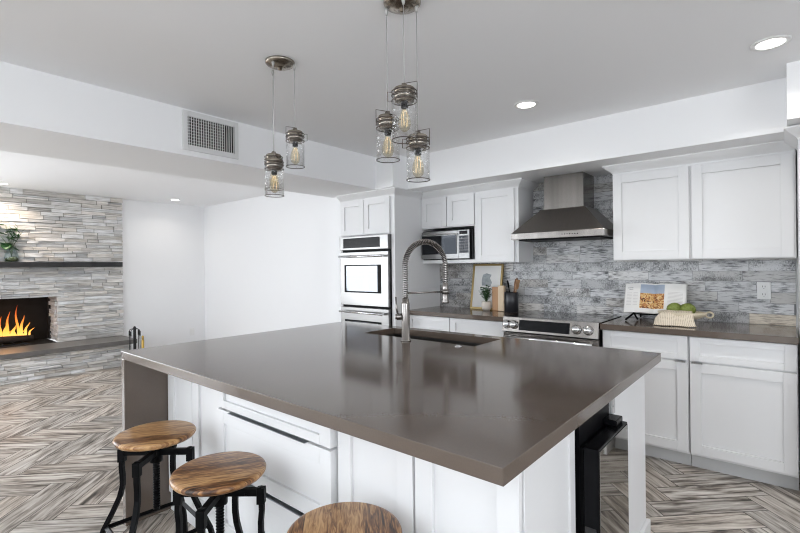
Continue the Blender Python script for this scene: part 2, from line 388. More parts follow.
struct('trim_4', B(.015, 2.75, 3.20, 4.05, SZ+.01, CZ), paint_wall)
for i, (a, axis) in enumerate((((-7.1, -4.1, .0, 2.15), 'y'), ((-2.5, .7, .0, 2.15), 'y'))):
    mb = MB(); x0, x1, z0, z1 = a
    n = 3
    for k in range(n+1):
        xx = x0 + (x1-x0)*k/n; mb.box(max(x0, xx-.03), min(x1, xx+.03), -2.78, -2.72, z0, z1)
    mb.box(x0, x1, -2.78, -2.72, z1-.06, z1); mb.box(x0, x1, -2.78, -2.72, z0, z0+.05)
    struct('door_%d' % (i+1), mb, frame_m)
mb = MB()
for y in (-2.3, -1.33, -.36): mb.box(-7.73, -7.67, y, y+.06, .2, 2.1)
mb.box(-7.73, -7.67, -2.3, -.3, .2, .26); mb.box(-7.73, -7.67, -2.3, -.3, 2.04, 2.1); mb.box(-7.73, -7.67, -2.3, -.3, 1.15, 1.19)
struct('window_1', mb, frame_m)
mb = MB()
for y in (-1.5, -.23, 1.04): mb.box(2.77, 2.83, y, y+.06, .45, 2.15)
mb.box(2.77, 2.83, -1.5, 1.1, .45, .51); mb.box(2.77, 2.83, -1.5, 1.1, 2.09, 2.15)
struct('window_2', mb, frame_m)
struct('trim_6', B(-10.1, -10.0, -6, 3, -.09, 1.25), fence_m)
struct('trim_5', B(-14, 9, -9, -2.85, -.14, -.09), patio)
bs = mat('baseboard_paint', (.78, .78, .78), .35)
struct('baseboard_left', B(-7.65, -7.635, 2.56, 3.8, 0, .10), bs, .003)
struct('baseboard_far', B(-7.635, -3.80, 3.785, 3.80, 0, .10), bs, .003)
struct('baseboard_front', B(-4.1, -2.5, -2.70, -2.685, 0, .10), bs, .003)

# ------------------------------------------------------------------ backsplash
def splash():
    b = bmesh.new(); uvl = b.loops.layers.uv.new('UVMap'); cl = b.loops.layers.float_color.new('tone')
    h, L = .0745, .30; g = .0013; z = .914; row = 0
    while z < SZ-.001:
        z1 = min(z+h, SZ); x = -2.875 - random.uniform(0, L)
        while x < .055:
            xa, xb = max(x, -2.875), min(x+L, .055); x += L
            if xb-xa < .01: continue
            ya = 4.05 - .010 - random.uniform(0, .0015)
            v = [b.verts.new(p) for p in ((xa+g, ya, z+g), (xb-g, ya, z+g), (xb-g, ya, z1-g), (xa+g, ya, z1-g), (xa+g, 4.049, z+g), (xb-g, 4.049, z+g), (xb-g, 4.049, z1-g), (xa+g, 4.049, z1-g))]
            fs = [b.faces.new([v[i] for i in q]) for q in ((0,1,2,3),(1,5,6,2),(4,0,3,7),(3,2,6,7),(0,4,5,1))]
            bright = random.uniform(.80, 1.15) ; weave = random.choice((0, 0, .15, .9, .9, 1)); be = random.choice((0, 0, 0, .15, .3))
            if row == 0 and xa > -.42: be = 1; bright = 1.15
            if xb < -2.1: weave = 1; bright *= .9
            ou, ov = random.uniform(0, 30), random.uniform(0, 30)
            for f in fs:
                for lp in f.loops:
                    c = lp.vert.co; lp[uvl].uv = (ou+c.x, ov+c.z); lp[cl] = (bright, weave, be, 1)
        z += h; row += 1
    f = b.faces.new([b.verts.new(p) for p in ((-2.875, 4.0425, .914), (.055, 4.0425, .914), (.055, 4.0425, SZ), (-2.875, 4.0425, SZ))])
    for lp in f.loops: lp[uvl].uv = (0, 0); lp[cl] = (.35, 0, 0, 1)
    me = bpy.data.meshes.new('backsplash'); b.to_mesh(me); b.free(); me.materials.append(TILE)
    o = bpy.data.objects.new('backsplash', me); COL.objects.link(o)
    tag(o, 'weathered grey brick tile backsplash on the wall behind the range', 'backsplash')
splash()

# ------------------------------------------------------------------ cabinet helpers
def shaker(x0, x1, z0, z1, y, th=.020, st=.062, rec=.012, fr=None):
    """door facing -y; y = front face"""
    mb = MB(); r = st if fr is None else fr
    mb.box(x0, x0+st, y, y+th, z0, z1); mb.box(x1-st, x1, y, y+th, z0, z1)
    mb.box(x0+st, x1-st, y, y+th, z0, z0+r); mb.box(x0+st, x1-st, y, y+th, z1-r, z1)
    mb.box(x0+st, x1-st, y+rec, y+th, z0+r, z1-r)
    return mb
CROWN = [(-.004, 2.030), (.004, 2.030), (.006, 2.040), (.012, 2.046), (.022, 2.056), (.040, 2.070), (.055, 2.084), (.062, 2.090), (.062, 2.0995), (-.004, 2.0995)]

# upper wall cabinets ------------------------------------------------
YU = 3.735
t = thing('wall_cabinet', (-.50, 3.9, 1.372), 'wide white wall cabinet with two shaker doors right of the range hood', 'cabinet')
bx('body', paint_cab, t, -1.005, .055, YU, 4.038, 1.372, 2.098, bevel=.002)
shaker(-1.003, -.508, 1.378, 2.022, YU-.020).build('door', paint_cab, t, .0015)
shaker(-.492, .045, 1.378, 2.022, YU-.020).build('door', paint_cab, t, .0015)
mb = MB(); mb.sweep(CROWN, [(-1.005, 4.036), (-1.005, YU), (.052, YU)]); mb.build('crown_moulding', paint_cab, t)
t = thing('wall_cabinet', (-2.0, 3.9, 1.372), 'tall white wall cabinet with one shaker door left of the range hood', 'cabinet')
bx('body', paint_cab, t, -2.222, -1.79, YU, 4.038, 1.372, 2.098, bevel=.002)
shaker(-2.218, -1.825, 1.378, 2.030, YU-.020).build('door', paint_cab, t, .0015)
mb = MB(); mb.sweep(CROWN, [(-2.222, YU), (-1.79, YU), (-1.79, 4.036)]); mb.build('crown_moulding', paint_cab, t)
t = thing('wall_cabinet', (-2.5, 3.9, 1.372), 'white wall cabinet with two small doors above an open microwave niche', 'cabinet')
mb = MB(); mb.box(-2.858, -2.224, YU, 4.038, 1.725, 2.098); mb.box(-2.858, -2.224, YU, 4.038, 1.372, 1.405)
mb.box(-2.858, -2.846, YU, 4.038, 1.405, 1.725); mb.box(-2.240, -2.224, YU, 4.038, 1.405, 1.725); mb.box(-2.846, -2.240, 4.02, 4.038, 1.405, 1.725)
mb.build('body', paint_cab, t, .0015)
shaker(-2.855, -2.545, 1.735, 2.030, YU-.020, st=.058).build('door', paint_cab, t, .0015)
shaker(-2.537, -2.232, 1.735, 2.030, YU-.020, st=.058).build('door', paint_cab, t, .0015)
mb = MB(); mb.sweep(CROWN, [(-2.855, YU), (-2.224, YU)]); mb.build('crown_moulding', paint_cab, t)
# microwave
t = thing('microwave', (-2.55, 3.9, 1.406), 'stainless steel and black microwave in the niche of the wall cabinets', 'microwave')
bx('body', black_plastic, t, -2.84, -2.244, 3.72, 4.0, 1.407, 1.700, bevel=.004)
bx('door', oven_steel, t, -2.838, -2.40, 3.695, 3.72, 1.415, 1.690, bevel=.003)
bx('window', mw_glass, t, -2.83, -2.415, 3.690, 3.695, 1.462, 1.645, bevel=.002)
mb = MB()
mb.tube([(-2.83, 3.684, 1.655)] + [(-2.83+.43*k/8, 3.682-.008*math.sin(PI*k/8), 1.652+.010*math.sin(PI*k/8)) for k in range(1, 9)], .006, 8)
mb.build('door_trim', steel, t)
bx('control_panel', oven_steel, t, -2.398, -2.272, 3.695, 3.72, 1.415, 1.690, bevel=.003)
bx('display', black_plastic, t, -2.38, -2.295, 3.691, 3.695, 1.648, 1.680)
mb = MB()
for r in range(6):
    for c in range(4): mb.box(-2.384+c*.026, -2.384+c*.026+.023, 3.691, 3.695, 1.470+r*.028, 1.470+r*.028+.024)
mb.build('keypad', mat('keypad', (.10, .105, .12), .6, spec=.1), t)

# oven tower ------------------------------------------------
YT = 3.30; XA, XB = -3.622, -2.86
t = thing('oven_cabinet', (-3.24, 3.6, 0), 'tall white oven tower cabinet with two small doors over the ovens', 'cabinet')
mb = MB(); mb.box(XA, XB, YT, 4.04, 1.665, 2.098); mb.box(XA, -3.60, YT, 4.04, 0, 1.665); mb.box(-2.905, XB, YT, 4.04, 0, 1.665)
mb.box(-3.60, -2.905, YT+.05, 4.04, 0.1, .35); mb.box(-3.60, -2.905, 4.02, 4.04, .35, 1.665); mb.box(-3.60, -2.905, YT+.01, YT+.03, .1, .30)
mb.build('body', paint_cab, t, .002)
shaker(-3.605, -3.262, 1.672, 2.028, YT-.020, st=.058).build('door', paint_cab, t, .0015)
shaker(-3.254, -2.912, 1.672, 2.028, YT-.020, st=.058).build('door', paint_cab, t, .0015)
mb = MB(); mb.sweep(CROWN, [(XA, YT), (XB, YT), (XB, 3.70)]); mb.build('crown_moulding', paint_cab, t)
t = thing('double_oven', (-3.25, 3.6, .36), 'stainless steel double wall oven built into the white tower', 'oven')
ox0, ox1 = -3.597, -2.91
bx('body', black_metal, t, -3.595, -2.912, YT+.001, 3.95, .36, 1.66)
bx('control_panel', oven_steel, t, ox0, ox1, 3.255, YT, 1.520, 1.660, bevel=.003)
bx('display', black_plastic, t, -3.535, -3.02, 3.250, 3.255, 1.540, 1.640)
for zt, zb in ((1.497, .952), (.930, .40)):
    d = bx('door', oven_steel, t, ox0+.004, ox1-.006, 3.262, YT, zb, zt, bevel=.003)
    bx('window', black_metal, d, -3.53, -3.01, 3.259, 3.262, zt-.415, zt-.130, bevel=.001)
    bx('pane', oven_glass, d, -3.50, -3.055, 3.257, 3.259, zt-.400, zt-.142)
    mb = MB(); mb.tube([(-3.565, 3.215, zt-.045), (-2.945, 3.215, zt-.045)], .012, 12)
    for x in (-3.53, -2.98): mb.box(x-.012, x+.012, 3.215, 3.262, zt-.053, zt-.037)
    mb.build('handle', chrome, d)

# range hood ------------------------------------------------
HX = -1.405
t = thing('range_hood', (HX, 3.8, 1.55), 'stainless steel chimney range hood on the tiled wall over the range', 'range hood')
bx('chimney', steel_warm, t, HX-.165, HX+.165, 3.765, 4.036, 1.80, 2.098, bevel=.002)
mb = MB(); x0, x1, y0, y1 = HX-.379, HX+.379, 3.575, 4.036
a = [mb.b.verts.new(p) for p in ((x0, y0, 1.615), (x1, y0, 1.615), (x1, y1, 1.615), (x0, y1, 1.615))]
c = [mb.b.verts.new(p) for p in ((HX-.185, 3.745, 1.815), (HX+.185, 3.745, 1.815), (HX+.185, y1, 1.815), (HX-.185, y1, 1.815))]
mb.b.faces.new(a[::-1]); mb.b.faces.new(c)
for i in range(4): mb.b.faces.new((a[i], a[(i+1)%4], c[(i+1)%4], c[i]))
mb.build('canopy', steel_dark, t, .003)
bx('lip', steel_warm, t, x0, x1, y0, y1, 1.562, 1.614, bevel=.002)
bx('filter', black_metal, t, x0+.05, x1-.05, y0+.05, y1-.05, 1.552, 1.562)
mb = MB()
for k in range(7): mb.lathe([(.004, 0), (.004, .002)], (0, 0, 0), 12, Matrix.Translation((HX+.06+k*.020, y0, 1.588)) @ Matrix.Rotation(PI/2, 4, 'X'))
mb.build('button', black_plastic, t)['label'] = 'row of small dark push buttons'
# range ------------------------------------------------
t = thing('range', (-1.41, 3.7, 0), 'stainless steel electric range with black glass cooktop under the hood', 'range')
rx0, rx1 = -1.790, -1.030
bx('body', mat('range_side', (.05, .05, .05), .4, .5), t, rx0+.004, rx1-.004, 3.46, 4.036, .02, .895)
bx('cooktop', black_glass, t, rx0, rx1, 3.475, 4.036, .896, .921, bevel=.003)
mb = MB()
for (x, y, r) in ((-1.60, 3.62, .10), (-1.22, 3.62, .085), (-1.60, 3.88, .075), (-1.22, 3.88, .10)):
    mb = MB(); mb.lathe([(r, .9212), (r, .9218), (r-.003, .9218), (r-.003, .9212)], (x, y, 0), 40, closed=True); mb.build('burner_ring', print_dark, t)
mb = MB()   # sloped panel: prism along x
pr = [(3.408, .805), (3.47, .805), (3.475, .922), (3.432, .922)]
va = [mb.b.verts.new((rx0, y, z)) for y, z in pr]; vb = [mb.b.verts.new((rx1, y, z)) for y, z in pr]
mb.b.faces.new(va); mb.b.faces.new(vb[::-1])
for i in range(4): mb.b.faces.new((va[i], va[(i+1)%4], vb[(i+1)%4], vb[i]))
mb.build('control_panel', steel_warm, t, .002)
TM = Matrix.Translation((0, 3.418, .862)) @ Matrix.Rotation(math.radians(-11.6), 4, 'X')
B(-1.642, -1.238, -.004, .006, -.040, .042, TM).build('display', black_plastic, t)
for x in (-1.751, -1.686-.0, -1.185, -1.100):
    mb = MB(); mb.lathe([(.036, 0), (.036, .006), (.030, .010), (.028, .032), (.024, .038), (0, .038)], (0, 0, 0), 24, TM @ Matrix.Translation((x if x < -1.6 else x, 0, 0)) @ Matrix.Rotation(PI/2, 4, 'X'))
    k = mb.build('knob', chrome, t)
bx('oven_door', steel_warm, t, rx0+.003, rx1-.003, 3.425, 3.46, .20, .795, bevel=.004)
bx('oven_window', black_glass, t, rx0+.12, rx1-.12, 3.422, 3.425, .33, .66)
mb = MB(); mb.tube([(rx0+.03, 3.375, .762), (rx1-.03, 3.375, .762)], .012, 12)
for x in (rx0+.06, rx1-.06): mb.box(x-.012, x+.012, 3.375, 3.425, .755, .769)
mb.build('handle', chrome, t)
bx('bottom_drawer', steel_warm, t, rx0+.003, rx1-.003, 3.43, 3.46, .06, .19, bevel=.004)

# base cabinets ------------------------------------------------
YB = 3.468
def base(x0, x1, label, doors, pulls=True):
    t = thing('base_cabinet', ((x0+x1)/2, 3.75, 0), label, 'cabinet')
    bx('body', paint_cab, t, x0, x1, YB+.021, 4.04, .095, .873)
    bx('toe_kick', mat('toe_kick', (.55, .55, .55), .5), t, x0, x1, 3.545, 3.56, 0, .095)
    dr = shaker(x0+.004, x1-.004, .712, .868, YB, st=.055, fr=.040).build('drawer', paint_cab, t, .0015)
    n = doors; w = (x1-x0)/n
    for k in range(n):
        a, b2 = x0+w*k+.004, x0+w*(k+1)-.004
        d = shaker(a, b2, .112, .702, YB).build('door', paint_cab, t, .0015)
        if pulls:
            h = a+.012 if pulls == 'L' or (n == 2 and k == 1) else b2-.070
            bx('handle', chrome, d, h, h+.058, YB-.022, YB+.004, .699, .707)
    return t
base(-1.020, -.486, 'white base cabinet with drawer and door just right of the range', 1, 'R')
base(-.482, .052, 'white base cabinet with drawer and door furthest right', 1, 'L')
base(-2.350, -1.800, 'white base cabinet just left of the range, mostly behind the island', 1, 'R')
base(-2.852, -2.354, 'white base cabinet between the oven tower and its neighbour', 1, 'R')
bx('counter_top', quartz, None, -1.026, .056, 3.440, 4.038, .874, .914, bevel=.003)
tag(COL.objects['counter_top'], 'brown grey quartz counter right of the range', 'countertop')
o = bx('counter_top', quartz, None, -2.857, -1.794, 3.440, 4.038, .874, .914, bevel=.003); tag(o, 'brown grey quartz counter between oven tower and range', 'countertop')
t = thing('refrigerator_panel', (.075, 3.7, 0), 'tall white end panel standing at the right end of the counter', 'panel')
bx('panel', paint_cab, t, .062, .082, 3.38, 4.04, 0, 2.098)
mb = MB(); mb.sweep(CROWN, [(.062, 3.70), (.062, 3.38), (.082, 3.38)]); mb.build('crown_moulding', paint_cab, t)

# ------------------------------------------------------------------ island
IX0, IX1, IY0, IY1 = -2.680, -.460, .874, 2.482
sx0, sx1, sy0, sy1 = -2.10, -1.27, 2.105, 2.405
mb = MB()
z0, z1 = .874, .914
def ringslab(b, outer, inner, z0, z1):
    o0 = [b.verts.new((*p, z0)) for p in outer]; o1 = [b.verts.new((*p, z1)) for p in outer]
    i0 = [b.verts.new((*p, z0)) for p in inner]; i1 = [b.verts.new((*p, z1)) for p in inner]
    for k in range(4):
        j = (k+1) % 4
        b.faces.new((o1[k], o1[j], i1[j], i1[k])); b.faces.new((o0[j], o0[k], i0[k], i0[j]))
        b.faces.new((o0[k], o0[j], o1[j], o1[k])); b.faces.new((i0[j], i0[k], i1[k], i1[j]))
ringslab(mb.b, [(IX0, IY0), (IX1, IY0), (IX1, IY1), (IX0, IY1)], [(sx0, sy0), (sx1, sy0), (sx1, sy1), (sx0, sy1)], z0, z1)
t = thing('island_countertop', (-1.6, 1.7, .874), 'large brown grey quartz island top with a waterfall end at its left', 'countertop')
mb.build('slab', quartz, t, .002)
bx('waterfall_leg', quartz, t, IX0, IX0+.040, IY0, IY1, 0, .8738, bevel=.002)
# sink
t = thing('sink', (-1.68, 2.25, .70), 'dark undermount steel sink set in the island top', 'sink')
mb = MB(); th = .006; a0, a1, b0, b1 = sx0-.004, sx1+.004, sy0-.004, sy1+.004
mb.box(a0-th, a0, b0-th, b1+th, .68, .8735); mb.box(a1, a1+th, b0-th, b1+th, .68, .8735)
mb.box(a0, a1, b0-th, b0, .68, .8735); mb.box(a0, a1, b1, b1+th, .68, .8735); mb.box(a0, a1, b0, b1, .68, .686)
mb.build('basin', sink_steel, t)
mb = MB(); mb.lathe([(.045, .0), (.045, .004), (.03, .006), (0, .003)], (-1.68, 2.26, .686), 24); mb.build('drain', chrome, t)
# cabinets of the island
FY = 1.090
def island_unit(name, x0, x1, label, y1=1.50):
    t = thing(name, ((x0+x1)/2, 1.3, 0), label, 'cabinet')
    bx('body', paint_cab, t, x0, x1, FY+.021, y1, .10, .872)
    bx('toe_kick', paint_cab, t, x0, x1, FY+.012, FY+.021, 0, .10)
    return t
t = island_unit('island_cabinet', -2.638, -2.052, 'white island cabinet with two narrow doors beside the waterfall end')
shaker(-2.634, -2.350, .105, .868, FY, st=.065).build('door', paint_cab, t, .0015)
shaker(-2.343, -2.056, .105, .868, FY, st=.065).build('door', paint_cab, t, .0015)
t = island_unit('island_drawer_cabinet', -2.050, -1.232, 'white island cabinet with three stacked drawers behind the middle stool')
edge = mat('edge_pull', (.40, .42, .46), .3, 1)
for k, (za, zb) in enumerate(((.698, .868), (.415, .688), (.105, .405))):
    y = FY-.022
    d = shaker(-2.046, -1.240, za, zb, y, th=.040, st=.060, fr=.035 if k == 0 else .06).build('drawer', paint_cab, t, .0015)
    if k: bx('handle', edge, d, -1.930, -1.375, y-.012, y+.01, zb-.0005, zb+.0015)
t = island_unit('island_cabinet', -1.230, -.880, 'white island cabinet with one door between the drawers and the end unit')
shaker(-1.226, -.884, .105, .868, FY, st=.065).build('door', paint_cab, t, .0015)
t = thing('island_cabinet', (-.70, 1.3, 0), 'white island end cabinet with one door at the near right corner', 'cabinet')
bx('body', paint_cab, t, -.878, -.546, FY+.021, 1.485, .0, .872)
shaker(-.874, -.530, .105, .868, FY, st=.065).build('door', paint_cab, t, .0015)
def side_panel(y0, y1, st, x=-.525, th=.020):
    mb = MB(); mb.box(x-th, x, y0, y0+st, .0, .872); mb.box(x-th, x, y1-st, y1, .0, .872)
    mb.box(x-th, x, y0+st, y1-st, .80, .872); mb.box(x-th, x, y0+st, y1-st, 0, .12); mb.box(x-th, x-.006, y0+st, y1-st, .12, .80)
    return mb
side_panel(FY+.024, 1.487, .045).build('side_panel', paint_cab, t, .0012)
t = thing('island_cabinet', (-1.6, 2.2, 0), 'white island cabinet on the far side of the island beyond the beverage cooler', 'cabinet')
mb = MB(); mb.box(-2.638, -.527, 2.42, 2.445, .0, .872); mb.box(-2.638, -.60, 1.4995, 1.509, .10, .872) ; mb.box(-1.2, -.527, 1.862, 1.88, .0, .872)
mb.box(-2.638, -.56, 2.0, 2.095, .0, .66)
mb.build('body', paint_cab, t)
bx('side_panel', paint_cab, t, -.545, -.525, 1.862, 2.447, .0, .872, bevel=.001)
mb = MB(); mb.box(-.525, -.508, 1.866, 2.462, 0, .105); mb.box(-.545, -.525, 2.447, 2.462, 0, .105); mb.build('baseboard', paint_cab, t, .004)
for k in range(4): shaker(-2.6+k*.5, -2.6+k*.5+.49, .105, .868, 0).build('door', paint_cab, t).location = (0, 0, 0)
for o in [o for o in t.children if o.name.startswith('door')]:
    o.rotation_euler = (0, 0, PI); o.location = (0, 2.467-4.4, 0)   # on the far face
# outlet on the island end
t = thing('outlet', (-.524, 1.90, .79), 'small grey power outlet high on the island end panel', 'outlet')
bx('cover_plate', grey_plate, t, -.525, -.519, 1.865, 1.925, .755, .825, bevel=.002)
mb = MB(); mb.box(-.519, -.517, 1.882, 1.908, .762, .786); mb.box(-.519, -.517, 1.882, 1.908, .794, .818); mb.build('socket', print_grey, t)
# beverage cooler
t = thing('beverage_cooler', (-.7, 1.68, 0), 'narrow black beverage cooler with mirrored glass door in the island end', 'cooler')
bx('body', black_metal, t, -1.08, -.520, 1.512, 1.845, .02, .868)
bx('door', black_plastic, t, -.506, -.457, 1.506, 1.852, .06, .752, bevel=.003)
bx('glass_panel', mirror_glass, t, -.4568, -.4545, 1.513, 1.846, .066, .746)
bx('hinge', black_plastic, t, -.520, -.470, 1.76, 1.84, .753, .775, bevel=.004)
bx('door_gasket', black_metal, t, -.520, -.506, 1.515, 1.842, .065, .745)
bx('handle', black_glass, t, -.500, -.465, 1.500, 1.506, .10, .50)
# faucet
fx, fy = -1.675, 2.021
t = thing('faucet', (fx, fy, .914), 'tall nickel spring faucet standing by the island sink', 'faucet')
mb = MB(); mb.lathe([(.030, 0), (.030, .006), (.0235, .010), (.0235, .215), (.0225, .222), (.019, .226), (.019, .245), (.0, .245)], (fx, fy, .914), 28); mb.build('body', nickel, t)
dirv = Vector((.12, .27, 0)); dirv.normalize(); reach = .27
arc = []
zt = 1.345
for k in range(9): arc.append(Vector((fx, fy, 1.155 + (zt-1.155)*k/8)))
for k in range(1, 33):
    a = PI - PI*k/32; arc.append(Vector((fx, fy, zt)) + dirv*(reach/2 + reach/2*math.cos(a)) + Vector((0, 0, .145*math.sin(a))))
for k in range(1, 6): arc.append(Vector((fx, fy, 0)) + dirv*reach + Vector((0, 0, zt-.10*k/5)))
mb = MB(); mb.tube(arc, .009, 10); mb.build('hose', mat('hose', (.05, .05, .05), .4), t)
def helix(path, R, pitch, wire, nn=9):
    ds = [0]
    for p, q in zip(path, path[1:]): ds.append(ds[-1]+(q-p).length)
    tot = ds[-1]; N = int(tot/pitch*nn); pts = []; nrm = None; side = dirv.cross(Vector((0, 0, 1)))
    i = 0
    for k in range(N+1):
        s_ = tot*k/N
        while i < len(ds)-2 and ds[i+1] < s_: i += 1
        f_ = (s_-ds[i])/(ds[i+1]-ds[i]); p = path[i].lerp(path[i+1], f_); tg = (path[min(i+2, len(path)-1)]-path[max(i-1, 0)]).normalized()
        n2 = tg.cross(side).normalized(); a = 2*PI*k/nn
        pts.append(p + (side*math.cos(a)+n2*math.sin(a))*R)
    return pts
mb = MB(); mb.tube(helix(arc, .0145, .0105, .003), .0036, 5); mb.build('spring', nickel, t)
e = Vector((fx, fy, 0)) + dirv*reach
mb = MB(); mb.lathe([(.010, 0), (.017, -.004), (.018, -.05), (.015, -.055), (.016, -.10), (.021, -.115), (.021, -.125), (0, -.125)], (e.x, e.y, 1.245), 20); mb.build('spray_head', nickel, t)
mb = MB(); mb.tube([(fx, fy, 1.190), (e.x, e.y, 1.190)], .0055, 10); mb.lathe([(.019, -.012), (.023, -.012), (.023, .012), (.019, .012)], (e.x, e.y, 1.190), 20, closed=True)
mb.build('support_arm', nickel, t)
lv = -R0
mb = MB(); p0 = Vector((fx, fy, 1.055)); mb.tube([p0+lv*.02, p0+lv*.052], .019, 16); mb.tube([p0+lv*.052, p0+lv*.060], .015, 16); mb.build('valve', nickel, t)
mb = MB(); mb.tube([p0+lv*.045+Vector((0,0,.01)), p0+lv*.052+Vector((0,0,.05)), p0+lv*.056+Vector((0,0,.115))], [.006, .0055, .0048], 10); mb.build('handle', nickel, t)
mb = MB(); mb.lathe([(.020, 0), (.020, .004), (.013, .006), (.013, .010), (0, .010)], (-1.33, 2.04, .914), 20)
o = mb.build('air_switch', chrome, None); tag(o, 'small round chrome button on the island top near the sink corner', 'button')

# ------------------------------------------------------------------ stools
def make_stool(label):
    t = thing('bar_stool', (0, 0, 0), label, 'stool', None)
    mb = MB(); R = .165
    mb.lathe([(0, -.030), (R-.022, -.030), (R-.008, -.026), (R-.001, -.017), (R, -.012), (R-.003, -.005), (R-.010, -.001), (R-.016, 0), (0, 0)], (0, 0, 0), 64)
    s = mb.build('seat', SEAT, t, local=True); s.location.z = .61
    mb = MB(); mb.lathe([(.055, .574), (.055, .5799), (0, .5799)], n=24); mb.lathe([(.013, .27), (.013, .575)], n=14)
    for k in range(24): mb.lathe([(.0128, .28+k*.011), (.0155, .2835+k*.011), (.0128, .287+k*.011)], n=14)
    mb.build('screw_rod', black_metal, t, local=True)
    mb = MB(); mb.lathe([(.027, .485), (.027, .548), (0, .548)], n=20)
    mb.build('hub', black_metal, t, local=True)
    prof = [(.145, .545), (.153, .50), (.154, .46), (.150, .42), (.150, .38), (.163, .33), (.196, .26), (.238, .18), (.260, .10), (.268, .035), (.270, 0)]
    for k in range(4):
        c_, s_ = math.cos(k*PI/2), math.sin(k*PI/2); mr = Matrix.Rotation(k*PI/2, 4, 'Z')
        mb = MB(); mb.box(.02, .160, -.0115, .0115, .514, .540, mr)
        mb.box(.138, .166, -.0145, .0145, .485, .543, mr)
        mb.lathe([(.005, 0), (.005, .004), (0, .005)], n=10, m=mr @ Matrix.Translation((.10, -.014, .525)) @ Matrix.Rotation(PI/2, 4, 'X'))
        rings = []
        P = [Vector((r, 0, z)) for r, z in prof]
        for i, p in enumerate(P):
            tg = (P[min(i+1, len(P)-1)]-P[max(0, i-1)]).normalized(); nn = Vector((tg.z, 0, -tg.x))
            q = [p+nn*dx+Vector((0, dy, 0)) for dx, dy in ((.009, .011), (-.009, .011), (-.009, -.011), (.009, -.011))]
            rings.append([mb.b.verts.new(mr @ v) for v in q])
        for a, b2 in zip(rings, rings[1:]):
            for i in range(4): mb.b.faces.new((a[i], a[(i+1)%4], b2[(i+1)%4], b2[i]))
        mb.b.faces.new(rings[0]); mb.b.faces.new(rings[-1][::-1])
        mb.build('leg', black_metal, t, .002, local=True)
    mb = MB(); r = .224
    for k in range(4):
        a = Vector((r*math.cos(k*PI/2), r*math.sin(k*PI/2), .19)); b2 = Vector((r*math.cos((k+1)*PI/2), r*math.sin((k+1)*PI/2), .19))
        mb.tube([a, b2], .011, 4)
    mb.build('footrest', black_metal, t, local=True)
    return t
st = make_stool('round wood seat bar stool nearest the waterfall end of the island')
st['group'] = 'bar stools along the island'
spots = [(-2.158, .840, .006, 41, 15), (-1.585, .835, .004, 40, 20), (-.960, .875, -.010, 42, 95)]
labels = ['round wood seat bar stool nearest the waterfall end of the island', 'round wood seat bar stool in the middle, in front of the drawers', 'round wood seat bar stool nearest the camera, cut by the lower edge']
for i, (x, y, dz, rz, sr) in enumerate(spots):
    o = st if i == 0 else copy_tree(st)
    o.location = (x, y, 0); o.rotation_euler.z = math.radians(rz); o['label'] = labels[i]
    for c in o.children:
        if c.name.startswith('seat'): c.rotation_euler.z = math.radians(sr); c.location.z = .61+dz

# ------------------------------------------------------------------ fireplace
def stones(b, uf, ymin, ymax, zmin, zmax, xf, depth=.04, rowh=.044, axis='y', xs=None):
    cl = b.loops.layers.float_color.get('tone') or b.loops.layers.float_color.new('tone')
    z = zmin
    while z < zmax-.004:
        h = rowh*random.uniform(.75, 1.3); z2 = min(z+h, zmax)
        if zmax-z2 < .015: z2 = zmax
        y = ymin - random.uniform(0, .15)
        while y < ymax:
            L = random.uniform(.12, .38); a, c = max(y, ymin), min(y+L, ymax); y += L
            if c-a < .01: continue
            p = random.uniform(0, .030); g = .0022
            def bxs(zz0, zz1, pp):
                if axis == 'y': co = ((xf-depth, a+g, zz0+g), (xf+pp, c-g, zz1-g))
                else: co = ((a+g, xf-pp, zz0+g), (c-g, xf+depth, zz1-g))
                (X0, Y0, Z0), (X1, Y1, Z1) = co
                v = [b.verts.new(q) for q in ((X0,Y0,Z0),(X1,Y0,Z0),(X1,Y1,Z0),(X0,Y1,Z0),(X0,Y0,Z1),(X1,Y0,Z1),(X1,Y1,Z1),(X0,Y1,Z1))]
                t_ = random.uniform(.50, .84); w_ = random.uniform(-.01, .035)
                for q in ((3,2,1,0),(4,5,6,7),(0,1,5,4),(1,2,6,5),(2,3,7,6),(3,0,4,7)):
                    f = b.faces.new([v[i] for i in q])
                    for lp in f.loops: lp[cl] = (t_+w_, t_, t_-w_*1.3, 1)
            if random.random() < .22 and z2-z > .03: bxs(z, (z+z2)/2, p); bxs((z+z2)/2, z2, random.uniform(0, .022))
            else: bxs(z, z2, p)
        z = z2
FX = -7.60
t = thing('fireplace', (FX, 1.2, 0), 'grey ledger stone fireplace with raised hearth and lit fire at the far left', 'fireplace')
mb = MB()
fo0, fo1, fz0, fz1 = .55, 1.70, .362, .985
stones(mb.b, 0, -.25, 2.512, fz1, CZ, FX); stones(mb.b, 0, fo1, 2.512, .362, fz1, FX); stones(mb.b, 0, -.25, fo0, .362, fz1, FX)
# return of the stone into the opening
stones(mb.b, 0, FX-.42, FX-.041, fz0, fz1, fo1+.022, depth=.03, axis='x')
o = mb.build('stone_facing', STONE, t)
mb = MB(); stones(mb.b, 0, -.25, 2.42, 0, .300, -7.06, depth=.04, rowh=.042); stones(mb.b, 0, -7.63, -7.10, 0, .300, 2.40, depth=.03, axis='x')
o = mb.build('stone_base', STONE, t)
